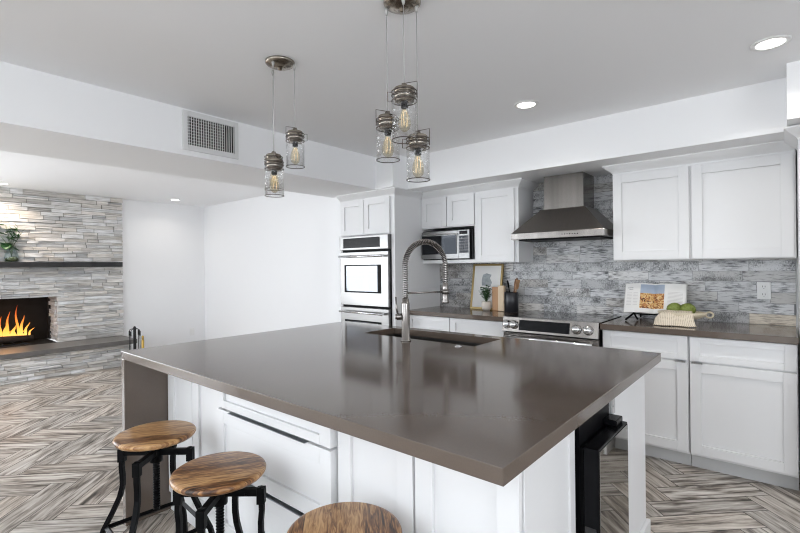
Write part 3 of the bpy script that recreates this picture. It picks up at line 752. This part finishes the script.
# the x-axis helper makes faces toward -y; turn the base's right end outward
bx('hearth_slab', slate, t, -7.60, -7.0, -.3, 2.49, .300, .360, bevel=.004)
bx('hearth_core', slate, t, -7.64, -7.10, -.24, 2.37, 0, .299)
mb = MB(); mb.box(-8.2, -8.15, fo0-.1, fo1+.1, fz0, fz1+.1); mb.box(-8.2, FX-.02, fo0-.05, fo0, fz0, fz1); mb.box(-8.2, FX-.43, fo1+.0, fo1+.05, fz0, fz1)
mb.box(-8.2, FX-.05, fo0, fo1, fz1, fz1+.05); mb.box(-8.2, FX-.0, fo0, fo1, fz0-.06, fz0-.002)
mb.build('firebox', soot, t)
bx('mantel_shelf', mantel_m, t, FX-.03, FX+.16, -.3, 2.46, 1.385, 1.455, bevel=.004)
for k, (x0, y0, x1, y1, z, r) in enumerate(((-7.85, .80, -7.82, 1.48, .43, .045), (-7.97, .85, -7.99, 1.40, .44, .05))):
    mb = MB(); mb.tube([(x0, y0, z), ((x0+x1)/2, (y0+y1)/2, z+.01), (x1, y1, z)], [r*.9, r, r*.85], 12)
    o = mb.build('log', log_m, None); tag(o, ('front' if k == 0 else 'rear') + ' charred log burning in the fireplace grate', 'log', 'logs in the firebox')
# grate
mb = MB()
for k in range(6): mb.box(-8.06, -7.74, .82+k*.11, .835+k*.11, .375, .387)
for x in (-8.04, -7.77):
    mb.box(x, x+.012, .80, 1.42, .363, .376)
tag(mb.build('fire_grate', iron, None), 'black iron grate under the burning logs', 'grate')
fm = MB()
def flame(cx, cy, z0, h, w, lean):
    n = 12; path = []; rs = []
    for k in range(n+1):
        s_ = k/n; path.append((cx+.01*math.sin(7*s_+cy*9), cy+lean*s_+.018*math.sin(6*s_+cx*30)*s_, z0+h*s_)); rs.append(w*(math.sin(PI*min(1, .18+.82*s_))**.9)*(1-s_*.55)+.0015)
    fm.tube(path, rs, 8, ellipse=.5)
for (y, h, w, l) in ((.86, .12, .02, .02), (.92, .20, .02, -.01), (.97, .14, .022, -.02), (1.03, .27, .022, .02), (1.09, .13, .024, .02), (1.13, .17, .02, -.02), (1.18, .12, .026, .03), (1.22, .30, .022, -.01), (1.25, .20, .026, .01), (1.28, .36, .024, .02), (1.32, .17, .028, .03), (1.37, .14, .024, -.02), (1.40, .44, .020, -.02), (1.42, .30, .026, .02), (1.46, .20, .022, .04), (1.50, .12, .02, .05), (1.05, .09, .03, 0), (1.30, .10, .035, 0), (1.44, .09, .03, 0)):
    flame(-7.90+random.uniform(-.03, .03), y-.06, .44, h, w, l)
o = fm.build('fire', FLAME, None); tag(o, 'orange and yellow flames burning in the stone fireplace', 'fire', kind='stuff')
pl = bpy.data.lights.new('fire_light', 'POINT'); pl.energy = 1.2; pl.color = (1, .5, .2); pl.shadow_soft_size = .1
po = bpy.data.objects.new('fire_light', pl); COL.objects.link(po); po.location = (-7.85, 1.2, .65)

# vase on the mantel
vx, vy = -7.53, 1.215
t = thing('vase', (vx, vy, 1.455), 'clear glass vase with moss and leafy stems on the mantel', 'vase')
mb = MB(); mb.lathe([(.0, 0), (.060, 0), (.075, .02), (.078, .06), (.060, .12), (.042, .17), (.045, .20), (.041, .20), (.038, .17), (.056, .12), (.073, .06), (.070, .022), (.056, .006), (0, .006)], (vx, vy, 1.4555), 28); mb.build('glass', clear, t)
mb = MB(); mb.lathe([(0, .009), (.050, .009), (.066, .025), (.066, .045), (.05, .06), (.02, .068), (0, .07)], (vx, vy, 1.4555), 14); mb.build('moss', moss, t)
def leafmesh(mb, base, d, L, w, up=Vector((0, 0, 1)), cup=.15):
    d = d.normalized(); sd = d.cross(up)
    if sd.length < .05: sd = d.cross(Vector((1, 0, 0)))
    sd.normalize(); nn = sd.cross(d); rows = []
    for k in range(7):
        s_ = k/6; ww = w*math.sin(PI*(.06+.9*s_))**.8; c = base + d*L*s_ - nn*cup*L*(s_-.3)**2
        rows.append([mb.b.verts.new(c+sd*ww*x+nn*abs(x)*ww*.25) for x in (-.5, 0, .5)])
    for a, b2 in zip(rows, rows[1:]):
        for i in range(2):
            f = mb.b.faces.new((a[i], a[i+1], b2[i+1], b2[i])); f.smooth = True
def solid(o, th=.0012):
    md = o.modifiers.new('thickness', 'SOLIDIFY'); md.thickness = th
sm = MB(); lm = MB(); V0 = Vector((vx, vy, 1.50))
for (dy, dx, h, big) in ((-.06, .02, .42, 1), (.06, .03, .40, 0), (.10, .0, .34, 0), (-.12, .03, .30, 1), (0.0, .05, .36, 0), (-.04, -.02, .30, 1)):
    tip = V0 + Vector((dx, dy, h)); mid = V0 + Vector((dx*.2, dy*.2, h*.5)); sm.tube([V0+Vector((0, 0, .02)), mid, tip], [.004, .003, .002], 6)
    if big:
        for k in range(4):
            a = random.uniform(0, 6.28); leafmesh(lm, tip-Vector((0, 0, .05*k)), Vector((.3*math.cos(a), math.sin(a), random.uniform(-.4, .4))), .13, .11)
    else:
        for k in range(6):
            a = random.uniform(0, 6.28); leafmesh(lm, mid.lerp(tip, .3+.14*k), Vector((.3*math.cos(a), .6*math.sin(a), .8)), .06, .022)
o = sm.build('stem', leaf_y, t); o = lm.build('leaves', leaf, t); solid(o); o['label'] = 'dark green rounded leaves'
# fireplace tools
tx, ty = -6.87, 2.41
t = thing('fireplace_tools', (tx, ty, 0), 'black iron fireplace tool stand beside the stone hearth', 'tool set')
mb = MB(); mb.lathe([(.11, 0), (.11, .012), (.03, .02), (.012, .03), (.018, .05), (.018, .52), (.022, .53), (.012, .555), (0, .56)], (tx, ty, 0), 20)
for k in range(4):
    a = k*PI/2+.6; mb.tube([(tx, ty, .50), (tx+.03*math.cos(a), ty+.03*math.sin(a), .525), (tx+.065*math.cos(a), ty+.065*math.sin(a), .515), (tx+.078*math.cos(a), ty+.078*math.sin(a), .49)], .005, 6)
mb.build('stand', iron, t)
for k in range(4):
    a = k*PI/2+.6; px, py = tx+.078*math.cos(a), ty+.078*math.sin(a); nm = ('poker', 'shovel', 'tongs', 'brush')[k]
    o = thing(nm, (px, py, .1), 'black iron fireplace %s hanging from the tool stand' % nm, nm)
    mb = MB(); mb.tube([(px, py, .495), (px, py, .43)], .010, 8); mb.tube([(px, py, .43), (px, py, .17)], .005, 6)
    mb.build('shaft', iron, o)
    mb = MB()
    if k == 0: mb.tube([(px, py, .17), (px, py, .06), (px+.02, py, .08)], .005, 6)
    elif k == 1: mb.box(px-.035, px+.035, py-.006, py+.006, .05, .17)
    elif k == 2: mb.tube([(px, py, .17), (px-.02, py, .12), (px-.004, py, .05)], .004, 6); mb.tube([(px, py, .17), (px+.02, py, .12), (px+.004, py, .05)], .004, 6)
    else: mb.lathe([(.012, .12), (.022, 0), (0, 0)], (px, py, .06), 10)
    mb.build('head', iron, o)
mb = MB(); bxp = (tx+.075, ty+.075); mb.lathe([(.013, .05), (.018, .06), (.018, .36), (.013, .37)], (bxp[0], bxp[1], 0), 12); mb.lathe([(.014, .37), (.014, .42), (0, .43)], (bxp[0], bxp[1], 0), 12)
mb.lathe([(.03, 0), (.03, .01), (.008, .02), (.008, .06)], (bxp[0], bxp[1], 0), 12)
tag(mb.build('hearth_lighter', brass, None), 'slim brass hearth lighter standing beside the black tool stand', 'lighter')

# ------------------------------------------------------------------ wall fittings
def outlet(loc, label, face='-y', w=.075, h=.118):
    x, y, z = loc; t = thing('wall_outlet', loc, label, 'outlet')
    if face == '-y':
        bx('cover_plate', white_plastic, t, x-w/2, x+w/2, y-.006, y, z-h/2, z+h/2, bevel=.0015)
        for s_ in (-1, 1):
            o = bx('socket', white_plastic, t, x-.017, x+.017, y-.009, y-.006, z+s_*.027-.017, z+s_*.027+.017, bevel=.001)
            mb = MB(); mb.box(x-.008, x-.005, y-.0095, y-.009, z+s_*.027-.004, z+s_*.027+.008); mb.box(x+.005, x+.008, y-.0095, y-.009, z+s_*.027-.004, z+s_*.027+.008); mb.box(x-.002, x+.002, y-.0095, y-.009, z+s_*.027-.013, z+s_*.027-.009)
            mb.build('slot', black_plastic, o)
    else:
        bx('cover_plate', white_plastic, t, x, x+.006, y-w/2, y+w/2, z-h/2, z+h/2, bevel=.0015)
        for s_ in (-1, 1):
            bx('socket', white_plastic, t, x+.006, x+.009, y-.017, y+.017, z+s_*.027-.017, z+s_*.027+.017, bevel=.001)
outlet((-.113, 4.038, 1.150), 'white double outlet on the tile backsplash at the right')
outlet((-7.65, 3.57, .28), 'white double outlet low on the white living room wall', '+x')
t = thing('air_vent', (-3.03, 1.56, 2.26), 'white return air vent with dark slots on the side of the ceiling beam', 'vent')
mb = MB(); X = -3.03
mb.box(X, X+.012, 1.362, 1.396, 2.135, 2.398); mb.box(X, X+.012, 1.732, 1.762, 2.135, 2.398); mb.box(X, X+.012, 1.396, 1.732, 2.135, 2.172); mb.box(X, X+.012, 1.396, 1.732, 2.362, 2.398)
mb.build('frame', grille, t, .002)
bx('duct_shade', dark_void, t, X, X+.002, 1.396, 1.732, 2.172, 2.362)  # thin black sheet painted as the shade behind the louvres
mb = MB()
for k in range(20): mb.box(X+.006, X+.012, 1.402+k*.0168, 1.4058+k*.0168, 2.172, 2.362)
for k in range(9): mb.box(X+.003, X+.006, 1.396, 1.66, 2.186+k*.02, 2.189+k*.02)
mb.build('louvre', grille, t)

def downlight(x, y, r, label, power, col, spot=2.4, kind=1):
    t = thing('ceiling_light', (x, y, CZ), label, 'ceiling light', None)
    mb = MB(); mb.lathe([(r*.70, -.002), (r*.74, -.006), (r*.97, -.006), (r, -.001), (r, 0), (r*.70, 0)], (x, y, CZ), 48, closed=True); mb.build('trim_ring', white_plastic, t)
    mb = MB(); mb.lathe([(r*.70, -.002), (r*.70, -.0005)], (x, y, CZ), 48); mb.build('lens', led, t)
    l = bpy.data.lights.new('downlight', 'AREA'); l.shape = 'DISK'; l.size = r*1.3; l.energy = power; l.color = col; l.spread = spot
    o = bpy.data.objects.new('downlight', l); COL.objects.link(o); o.location = (x, y, CZ-.010)
downlight(-.045, 2.85, .080, 'round recessed ceiling light nearest the upper right corner', 3, (1, .95, .88))
downlight(-1.30, 2.845, .080, 'round recessed ceiling light in front of the range hood', 3, (1, .95, .88))
downlight(-7.15, 3.10, .08, 'small recessed ceiling light near the far corner of the living room', 1.2, (1, .93, .84))
downlight(-7.28, 1.09, .08, 'recessed ceiling light shining down the fireplace stone', 7, (1, .84, .68), 2.2)

# ------------------------------------------------------------------ pendants
def canopy(cx, cy, label, group):
    t = thing('pendant_canopy', (cx, cy, CZ), label, 'light canopy', group)
    mb = MB(); mb.lathe([(.075, 0), (.075, -.008), (.070, -.014), (.05, -.024), (.03, -.030), (.012, -.032), (.010, -.042), (0, -.044)], (cx, cy, CZ), 40); mb.build('plate', bronze, t)
    return t
def pendant(x, y, ztop, hg, label, group, r=.047, bang=0, cx=0, cy=0):
    """ztop: top of metal cap; hg: height of the glass"""
    t = thing('pendant_light', (x, y, ztop), label, 'pendant light', group)
    mb = MB(); mb.tube([(x, y, CZ-.02), (x, y, ztop)], .0016, 6); mb.lathe([(.006, 0), (.008, -.012), (.004, -.03)], (x, y, CZ-.014), 10); mb.build('cord', mat('cord', (.45, .44, .43), .4, .3), t)
    mb = MB(); rr = .82*r
    mb.lathe([(0, .012), (.010, .010), (.014, 0), (rr*.55, -.003), (rr*.95, -.006), (rr, -.008), (rr, -.024), (rr*.93, -.025), (rr*.93, -.030), (rr, -.031), (rr, -.046), (rr*.9, -.047), (rr*.9, -.058), (rr*.7, -.062), (0, -.062)], (x, y, ztop), 32)
    mb.build('cap', bronze, t)
    mb = MB()
    for zz in (-.020, -.034, -.056): mb.tube([(x+r*.98*math.cos(a*PI/16), y+r*.98*math.sin(a*PI/16), ztop+zz) for a in range(32)], .0026, 6, loop=True)
    ca, sa = math.cos(bang), math.sin(bang)
    mb.tube([(x+ca*r, y+sa*r, ztop-.045), (x+ca*r*1.0, y+sa*r*1.0, ztop+.022), (x-ca*r*.2, y-sa*r*.2, ztop+.012)], .0017, 6)
    mb.tube([(x-ca*r, y-sa*r, ztop-.02), (x-ca*r*1.32, y-sa*r*1.32, ztop-.02), (x-ca*r*1.32, y-sa*r*1.32, ztop-.055), (x-ca*r, y-sa*r, ztop-.055)], .0017, 6)
    for k in range(6):
        a = k*PI/3; mb.tube([(x+rr*math.cos(a), y+rr*math.sin(a), ztop-.034), (x+r*math.cos(a), y+r*math.sin(a), ztop-.034)], .002, 5)
    mb.build('wire_cage', cage_m, t)
    zg0 = ztop-.050-hg; zg1 = ztop-.042
    mb = MB(); mb.lathe([(r, zg0), (r, zg1), (r*.88, zg1+.010), (r*.84, zg1+.008), (r-.004, zg1-.004), (r-.004, zg0)], (x, y, 0), 36, closed=True); mb.build('glass_shade', seeded, t)
    mb = MB(); mb.tube([(x+r*math.cos(a*PI/18), y+r*math.sin(a*PI/18), zg0) for a in range(36)], .0018, 6, loop=True); mb.build('rim', cage_m, t)
    zb = ztop-.060
    mb = MB(); mb.lathe([(.014, 0), (.014, -.022), (.011, -.024)], (x, y, zb), 16); mb.build('socket', black_metal, t)
    mb = MB(); mb.lathe([(.011, -.022), (.013, -.035), (.023, -.065), (.025, -.085), (.020, -.103), (.008, -.114), (0, -.116)], (x, y, zb), 20)
    b_ = mb.build('bulb', bulb_glass, t)
    mb = MB()
    for k in range(5):
        a = 2*PI*k/5; mb.tube([(x+.004*math.cos(a), y+.004*math.sin(a), zb-.030), (x+.012*math.cos(a), y+.012*math.sin(a), zb-.050), (x+.012*math.cos(a+.4), y+.012*math.sin(a+.4), zb-.095)], .0007, 4)
    mb.build('filament', filament, b_)
    return t
ca1, ca2 = (-1.985, 1.398), (-1.165, 1.405)
canopy(*ca1, 'round metal ceiling canopy of the pendant cluster on the left', None)
canopy(*ca2, 'round metal ceiling canopy of the pendant cluster at the top centre', None)
def off(c, lat, dep): return (c[0]+R0.x*lat+Fv.x*dep, c[1]+R0.y*lat+Fv.y*dep)
yv = yaw
x, y = off(ca1, .074, .0); pendant(x, y, 2.055, .138, 'glass jar pendant hanging at the right of the left cluster', 'jar pendants of the left cluster', bang=yv+PI)
x, y = off(ca1, -.022, -.050); pendant(x, y, 1.900, .140, 'lowest glass jar pendant of the left cluster', 'jar pendants of the left cluster', bang=yv+PI*.8)
x, y = off(ca1, -.055, .062); pendant(x, y, 1.952, .140, 'glass jar pendant hidden behind the lowest one of the left cluster', 'jar pendants of the left cluster', bang=yv+2)
x, y = off(ca2, -.064, .02); pendant(x, y, 1.962, .134, 'glass jar pendant at the left of the centre cluster', 'jar pendants of the centre cluster', bang=yv+PI)
x, y = off(ca2, .004, -.055); pendant(x, y, 2.045, .158, 'highest glass jar pendant, in the middle of the centre cluster', 'jar pendants of the centre cluster', r=.050, bang=yv)
x, y = off(ca2, .057, .0); pendant(x, y, 1.876, .134, 'lowest glass jar pendant, at the right of the centre cluster', 'jar pendants of the centre cluster', bang=yv)

# ------------------------------------------------------------------ things on the left counter
CT = .914
tilt = Matrix.Translation((-2.255, 3.935, CT+.001)) @ Matrix.Rotation(math.radians(-10), 4, 'X')
t = thing('picture_frame', (-2.255, 3.95, CT), 'gold framed small print leaning on the backsplash by the plant', 'picture')
mb = MB(); w2, h2, f2 = .168, .455, .020
for a in ((-w2, w2, 0, .022, 0, f2), (-w2, w2, 0, .022, h2-f2, h2), (-w2, -w2+f2, 0, .022, f2, h2-f2), (w2-f2, w2, 0, .022, f2, h2-f2)): mb.box(*a, tilt)
mb.build('frame', gold, t, .002)
B(-w2+f2, w2-f2, .008, .018, f2, h2-f2, tilt).build('mat_board', paper, t)
mb = MB(); mb.poly_prism([(-.055, .235), (.045, .235), (.055, .27), (.03, .31), (.045, .345), (-.01, .36), (-.05, .345), (-.06, .29)], -.0075, -.006, tilt @ Matrix.Rotation(PI/2, 4, 'X'))
mb.build('print', mat('print_wash', (.36, .39, .40), .8, var=.5, scale=30), t)
px, py = -2.19, 3.86
t = thing('potted_plant', (px, py, CT), 'small leafy green plant in a cream pot beside the picture', 'plant')
mb = MB(); mb.lathe([(0, 0), (.030, 0), (.045, .02), (.050, .05), (.044, .085), (.040, .088), (.036, .080), (0, .078)], (px, py, CT), 28); mb.build('pot', ceramic, t)
sm, lm = MB(), MB()
for k in range(26):
    a = random.uniform(0, 6.28); rr = random.uniform(.015, .085); h = random.uniform(.07, .17)*(1.1-rr*3)
    b0 = Vector((px, py, CT+.075)); tip = b0+Vector((rr*math.cos(a), rr*math.sin(a)*.8, h)); sm.tube([b0, b0.lerp(tip, .5)+Vector((0, 0, .01)), tip], [.002, .0015, .001], 5)
    for j in range(5):
        c = random.uniform(0, 6.28); leafmesh(lm, b0.lerp(tip, .45+.13*j), Vector((math.cos(c), math.sin(c), random.uniform(-.1, .8))), .030, .024)
sm.build('stem', leaf_y, t); o = lm.build('leaves', leaf, t); solid(o, .0008)
def board(x, y, w, h, th, m, label, lean, hole):
    tm = Matrix.Translation((x, y, CT+.001)) @ Matrix.Rotation(math.radians(-lean), 4, 'X')
    mb = MB(); mb.box(-w/2, w/2, 0, th, 0, h, tm); o = mb.build('cutting_board', m, None, .005); tag(o, label, 'cutting board')
board(-2.095, 3.865, .075, .225, .030, wood_b, 'narrow reddish wood cutting board standing beside the plant', 0, 0)
board(-2.035, 3.855, .062, .240, .040, wood_l, 'pale maple cutting board standing between the plant and the crock', 0, 0)
kx, ky = -1.935, 3.87
t = thing('utensil_crock', (kx, ky, CT), 'black cylindrical utensil crock left of the range', 'crock')
mb = MB(); mb.lathe([(0, 0), (.060, 0), (.064, .004), (.064, .180), (.062, .183), (.058, .180), (.058, .006), (0, .006)], (kx, ky, CT), 36); mb.build('crock', crock_m, t)
def utensil(name, label, dx, dy, lx, ly, L, m, head):
    z0 = CT+.012; b0 = Vector((kx+dx, ky+dy, z0)); tp = Vector((kx+lx, ky+ly, CT+L)); t = thing(name, tuple(b0), label, name.replace('_', ' '))
    mb = MB(); mb.tube([b0, tp], .0055, 8); mb.build('handle', m, t)
    d = (tp-b0).normalized(); rot = d.to_track_quat('Z', 'Y').to_matrix().to_4x4(); mm = Matrix.Translation(tp) @ rot
    mb = MB()
    if head == 'spoon': mb.lathe([(0, -.01), (.012, 0), (.026, .03), (.028, .05), (.020, .075), (0, .085)], n=16, m=mm @ Matrix.Diagonal((1, .35, 1, 1)))
    elif head == 'spatula': mb.box(-.024, .024, -.004, .004, -.005, .085, mm)
    else: mb.lathe([(0, -.01), (.010, 0), (.013, .04), (.008, .065), (0, .07)], n=12, m=mm @ Matrix.Diagonal((1, .6, 1, 1)))
    mb.build('head', m, t, .001)
utensil('wooden_spoon', 'brown wooden spoon standing in the black crock, leaning right', -.02, 0, .035, .01, .235, wood_m, 'spoon')
utensil('wooden_spatula', 'broad brown wooden spatula in the black crock', .0, .01, .052, .0, .215, wood_b, 'spatula')
utensil('basting_spoon', 'second wooden spoon behind the spatula in the black crock', -.01, .02, .020, .03, .225, wood_m, 'spoon')
utensil('kitchen_spoon', 'slim black spoon at the left of the utensil crock', .01, 0, -.025, 0, .225, black_plastic, 'slim')

# ------------------------------------------------------------------ things on the right counter
bxm = Matrix.Translation((-.765, 3.865, CT+.052)) @ Matrix.Rotation(math.radians(-20), 4, 'X')
t = thing('cookbook', (-.765, 3.9, CT+.05), 'open cookbook with a photographed dish resting on a black stand', 'book')
def pages(side):
    mb = MB(); n = 8; W_, H_ = .205, .235
    top = []; 
    for k in range(n+1):
        s_ = k/n; x = side*W_*s_; y = -.022*math.sin(PI*min(1, s_*1.1))**.7*(1-s_*.2) - .004
        top.append((x, y))
    for (p, q) in zip(top, top[1:]):
        v = [mb.b.verts.new(c) for c in ((p[0], p[1], 0), (q[0], q[1], 0), (q[0], q[1], H_), (p[0], p[1], H_), (p[0], .004, 0), (q[0], .004, 0), (q[0], .004, H_), (p[0], .004, H_))]
        for f_ in ((0,1,2,3),(4,7,6,5),(0,4,5,1),(3,2,6,7)): mb.b.faces.new([v[i] for i in f_])
        if p is top[0]: mb.b.faces.new([v[i] for i in (0,3,7,4)])
        if q is top[-1]: mb.b.faces.new([v[i] for i in (1,5,6,2)])
    bmesh.ops.remove_doubles(mb.b, verts=mb.b.verts, dist=1e-5)
    bmesh.ops.transform(mb.b, matrix=bxm, verts=mb.b.verts); return mb, top
def pagestrip(side, s0, s1, z0, z1, m, name, eps=.0008):
    mb = MB(); _, top = None, None; n = 8
    def yy(s_): return -.022*math.sin(PI*min(1, s_*1.1))**.7*(1-s_*.2) - .004
    ks = sorted(set([s0, s1] + [k/n for k in range(n+1) if s0 < k/n < s1]))
    def yl(s_):
        k = min(int(s_*n), n-1); f_ = s_*n-k; return yy(k/n)*(1-f_)+yy((k+1)/n)*f_
    for a, c in zip(ks, ks[1:]):
        v = [mb.b.verts.new(p) for p in ((side*.205*a, yl(a)-eps, z0), (side*.205*c, yl(c)-eps, z0), (side*.205*c, yl(c)-eps, z1), (side*.205*a, yl(a)-eps, z1))]
        mb.b.faces.new(v)
    bmesh.ops.transform(mb.b, matrix=bxm, verts=mb.b.verts); o = mb.build(name, m, t); return o
for s_ in (-1, 1):
    mb, _ = pages(s_); mb.build('pages', paper, t)
    B(-.212 if s_ < 0 else 0, 0 if s_ < 0 else .212, .0045, .008, -.004, .240, bxm).build('cover', mat('book_cover', (.55, .54, .52), .5), t)
for s_, a in ((-1, .46), (1, .34)):
    pagestrip(s_, .0, a, .155, .225, paper_b, 'printed_photo'); pagestrip(s_, .0, a, .035, .155, FOOD, 'printed_photo')
pagestrip(-1, .72, .93, .196, .200, print_dark, 'printed_text'); pagestrip(-1, .72, .86, .184, .188, print_dark, 'printed_text')
for k in range(9):
    pagestrip(-1, .54, .70, .060+k*.012, .0625+k*.012, print_grey, 'printed_text'); pagestrip(-1, .76, .94, .060+k*.012, .0625+k*.012, print_grey, 'printed_text')
for k in range(12): pagestrip(1, .45, .92, .050+k*.0105, .0525+k*.0105, print_grey, 'printed_text')
t = thing('book_stand', (-.80, 3.85, CT), 'small black metal easel holding the open cookbook', 'book stand')
mb = MB()
for x in (-.885, -.66):
    mb.tube([(x-.045, 3.745, CT+.008), (x, 3.80, CT+.055), (x+.02, 3.83, CT+.008)], .008, 8)
    mb.tube([(x, 3.80, CT+.055), (x, 3.865, CT+.045)], .007, 8); mb.tube([(x, 3.880, CT+.045), (x, 3.985, CT+.20)], .006, 8)
    mb.tube([(x, 3.985, CT+.20), (x, 4.02, CT+.006)], .006, 8)
mb.tube([(-.885, 3.872, CT+.045), (-.66, 3.872, CT+.045)], .006, 8)
mb.build('easel', black_metal, t)
# footed tray with cloth and artichokes
bx_, by_ = -.560, 3.735
t = thing('serving_bowl', (bx_, by_, CT), 'shallow cream footed bowl with a ring handle under the spotted cloth', 'bowl')
mb = MB(); E = Matrix.Translation((bx_, by_, CT)) @ Matrix.Diagonal((1.25, .85, 1, 1))
mb.lathe([(0, 0), (.042, 0), (.040, .010), (.034, .016), (.036, .036), (.075, .042), (.108, .060), (.122, .088), (.118, .090), (.102, .066), (.07, .052), (0, .048)], n=40, m=E)
mb.build('bowl', cream, t)
mb = MB(); mb.tube([(bx_+.150, by_+.026*math.cos(a*PI/10)*.9, CT+.072+.020*math.sin(a*PI/10)) if False else (bx_+.163+.022*math.cos(a*PI/10), by_, CT+.076+.019*math.sin(a*PI/10)) for a in range(20)], .0065, 8, loop=True); mb.build('handle', cream, t)
for k, (ax, ay, s_) in enumerate(((-.612, 3.785, .050), (-.532, 3.79, .050))):
    t = thing('artichoke', (ax, ay, CT+.05), 'green artichoke at the %s of the bowl' % ('left' if k == 0 else 'right'), 'artichoke', 'artichokes in the bowl')
    mb = MB(); zc = CT+.098
    mb.lathe([(0, -.045), (.030, -.036), (.042, -.012), (.040, .012), (.026, .034), (0, .044)], (ax, ay, zc), 16); mb.build('heart', artichoke, t)
    lm = MB()
    for r in range(6):
        ph = -.6+r*.34; n_ = 9 if r < 4 else 6
        for j in range(n_):
            a = 2*PI*(j+.5*(r % 2))/n_; c_, s2 = math.cos(ph), math.sin(ph)
            leafmesh(lm, Vector((ax+.041*c_*math.cos(a), ay+.041*c_*math.sin(a), zc+.038*s2)), Vector((-s2*.8*math.cos(a)+.10*math.cos(a), -s2*.8*math.sin(a)+.10*math.sin(a), c_)), .026, .028, up=Vector((-math.sin(a), math.cos(a), .0)).cross(Vector((0, 0, 1))), cup=.2)
    o = lm.build('leaves', artichoke, t); solid(o, .002)
def cloth():
    b = bmesh.new(); uvl = b.loops.layers.uv.new('UVMap'); nx, nt_ = 26, 26; g = []
    prof = [(3.80, CT+.088), (3.76, CT+.094), (3.70, CT+.092), (3.655, CT+.086), (3.632, CT+.060), (3.615, CT+.030), (3.600, CT+.008), (3.585, CT+.0045)]
    for i in range(nx+1):
        s_ = i/nx; row = []
        for j in range(nt_+1):
            q = j/nt_*(len(prof)-1); k = min(int(q), len(prof)-2); f_ = q-k
            y = prof[k][0]*(1-f_)+prof[k+1][0]*f_; z = prof[k][1]*(1-f_)+prof[k+1][1]*f_
            drop = j/nt_
            x = -.712 + .205*s_ + .055*drop*(s_) - .0*drop
            ends = max(0, 1-s_*4.5)           # left end droops to the counter too
            z = max(CT+.004, z - ends**1.5*.055*(1-drop*.3)); y += .012*math.sin(s_*11+drop*2)*drop
            y += -.02*(1-s_)*drop; z += .004*math.sin(s_*19)*drop if z > CT+.01 else 0
            z = max(z, CT+.004)
            row.append((b.verts.new((x, y, z)), (s_*.25, drop*.28)))
        g.append(row)
    for i in range(nx):
        for j in range(nt_):
            q = (g[i][j], g[i+1][j], g[i+1][j+1], g[i][j+1]); f = b.faces.new([v for v, _ in q]); f.smooth = True
            for lp, (_, uv) in zip(f.loops, q): lp[uvl].uv = uv
    me = bpy.data.meshes.new('dish_towel'); b.to_mesh(me); b.free(); me.materials.append(CLOTH)
    o = bpy.data.objects.new('dish_towel', me); COL.objects.link(o); solid(o, .003)
    tag(o, 'beige spotted dish towel draped over the cream bowl onto the counter', 'towel')
cloth()
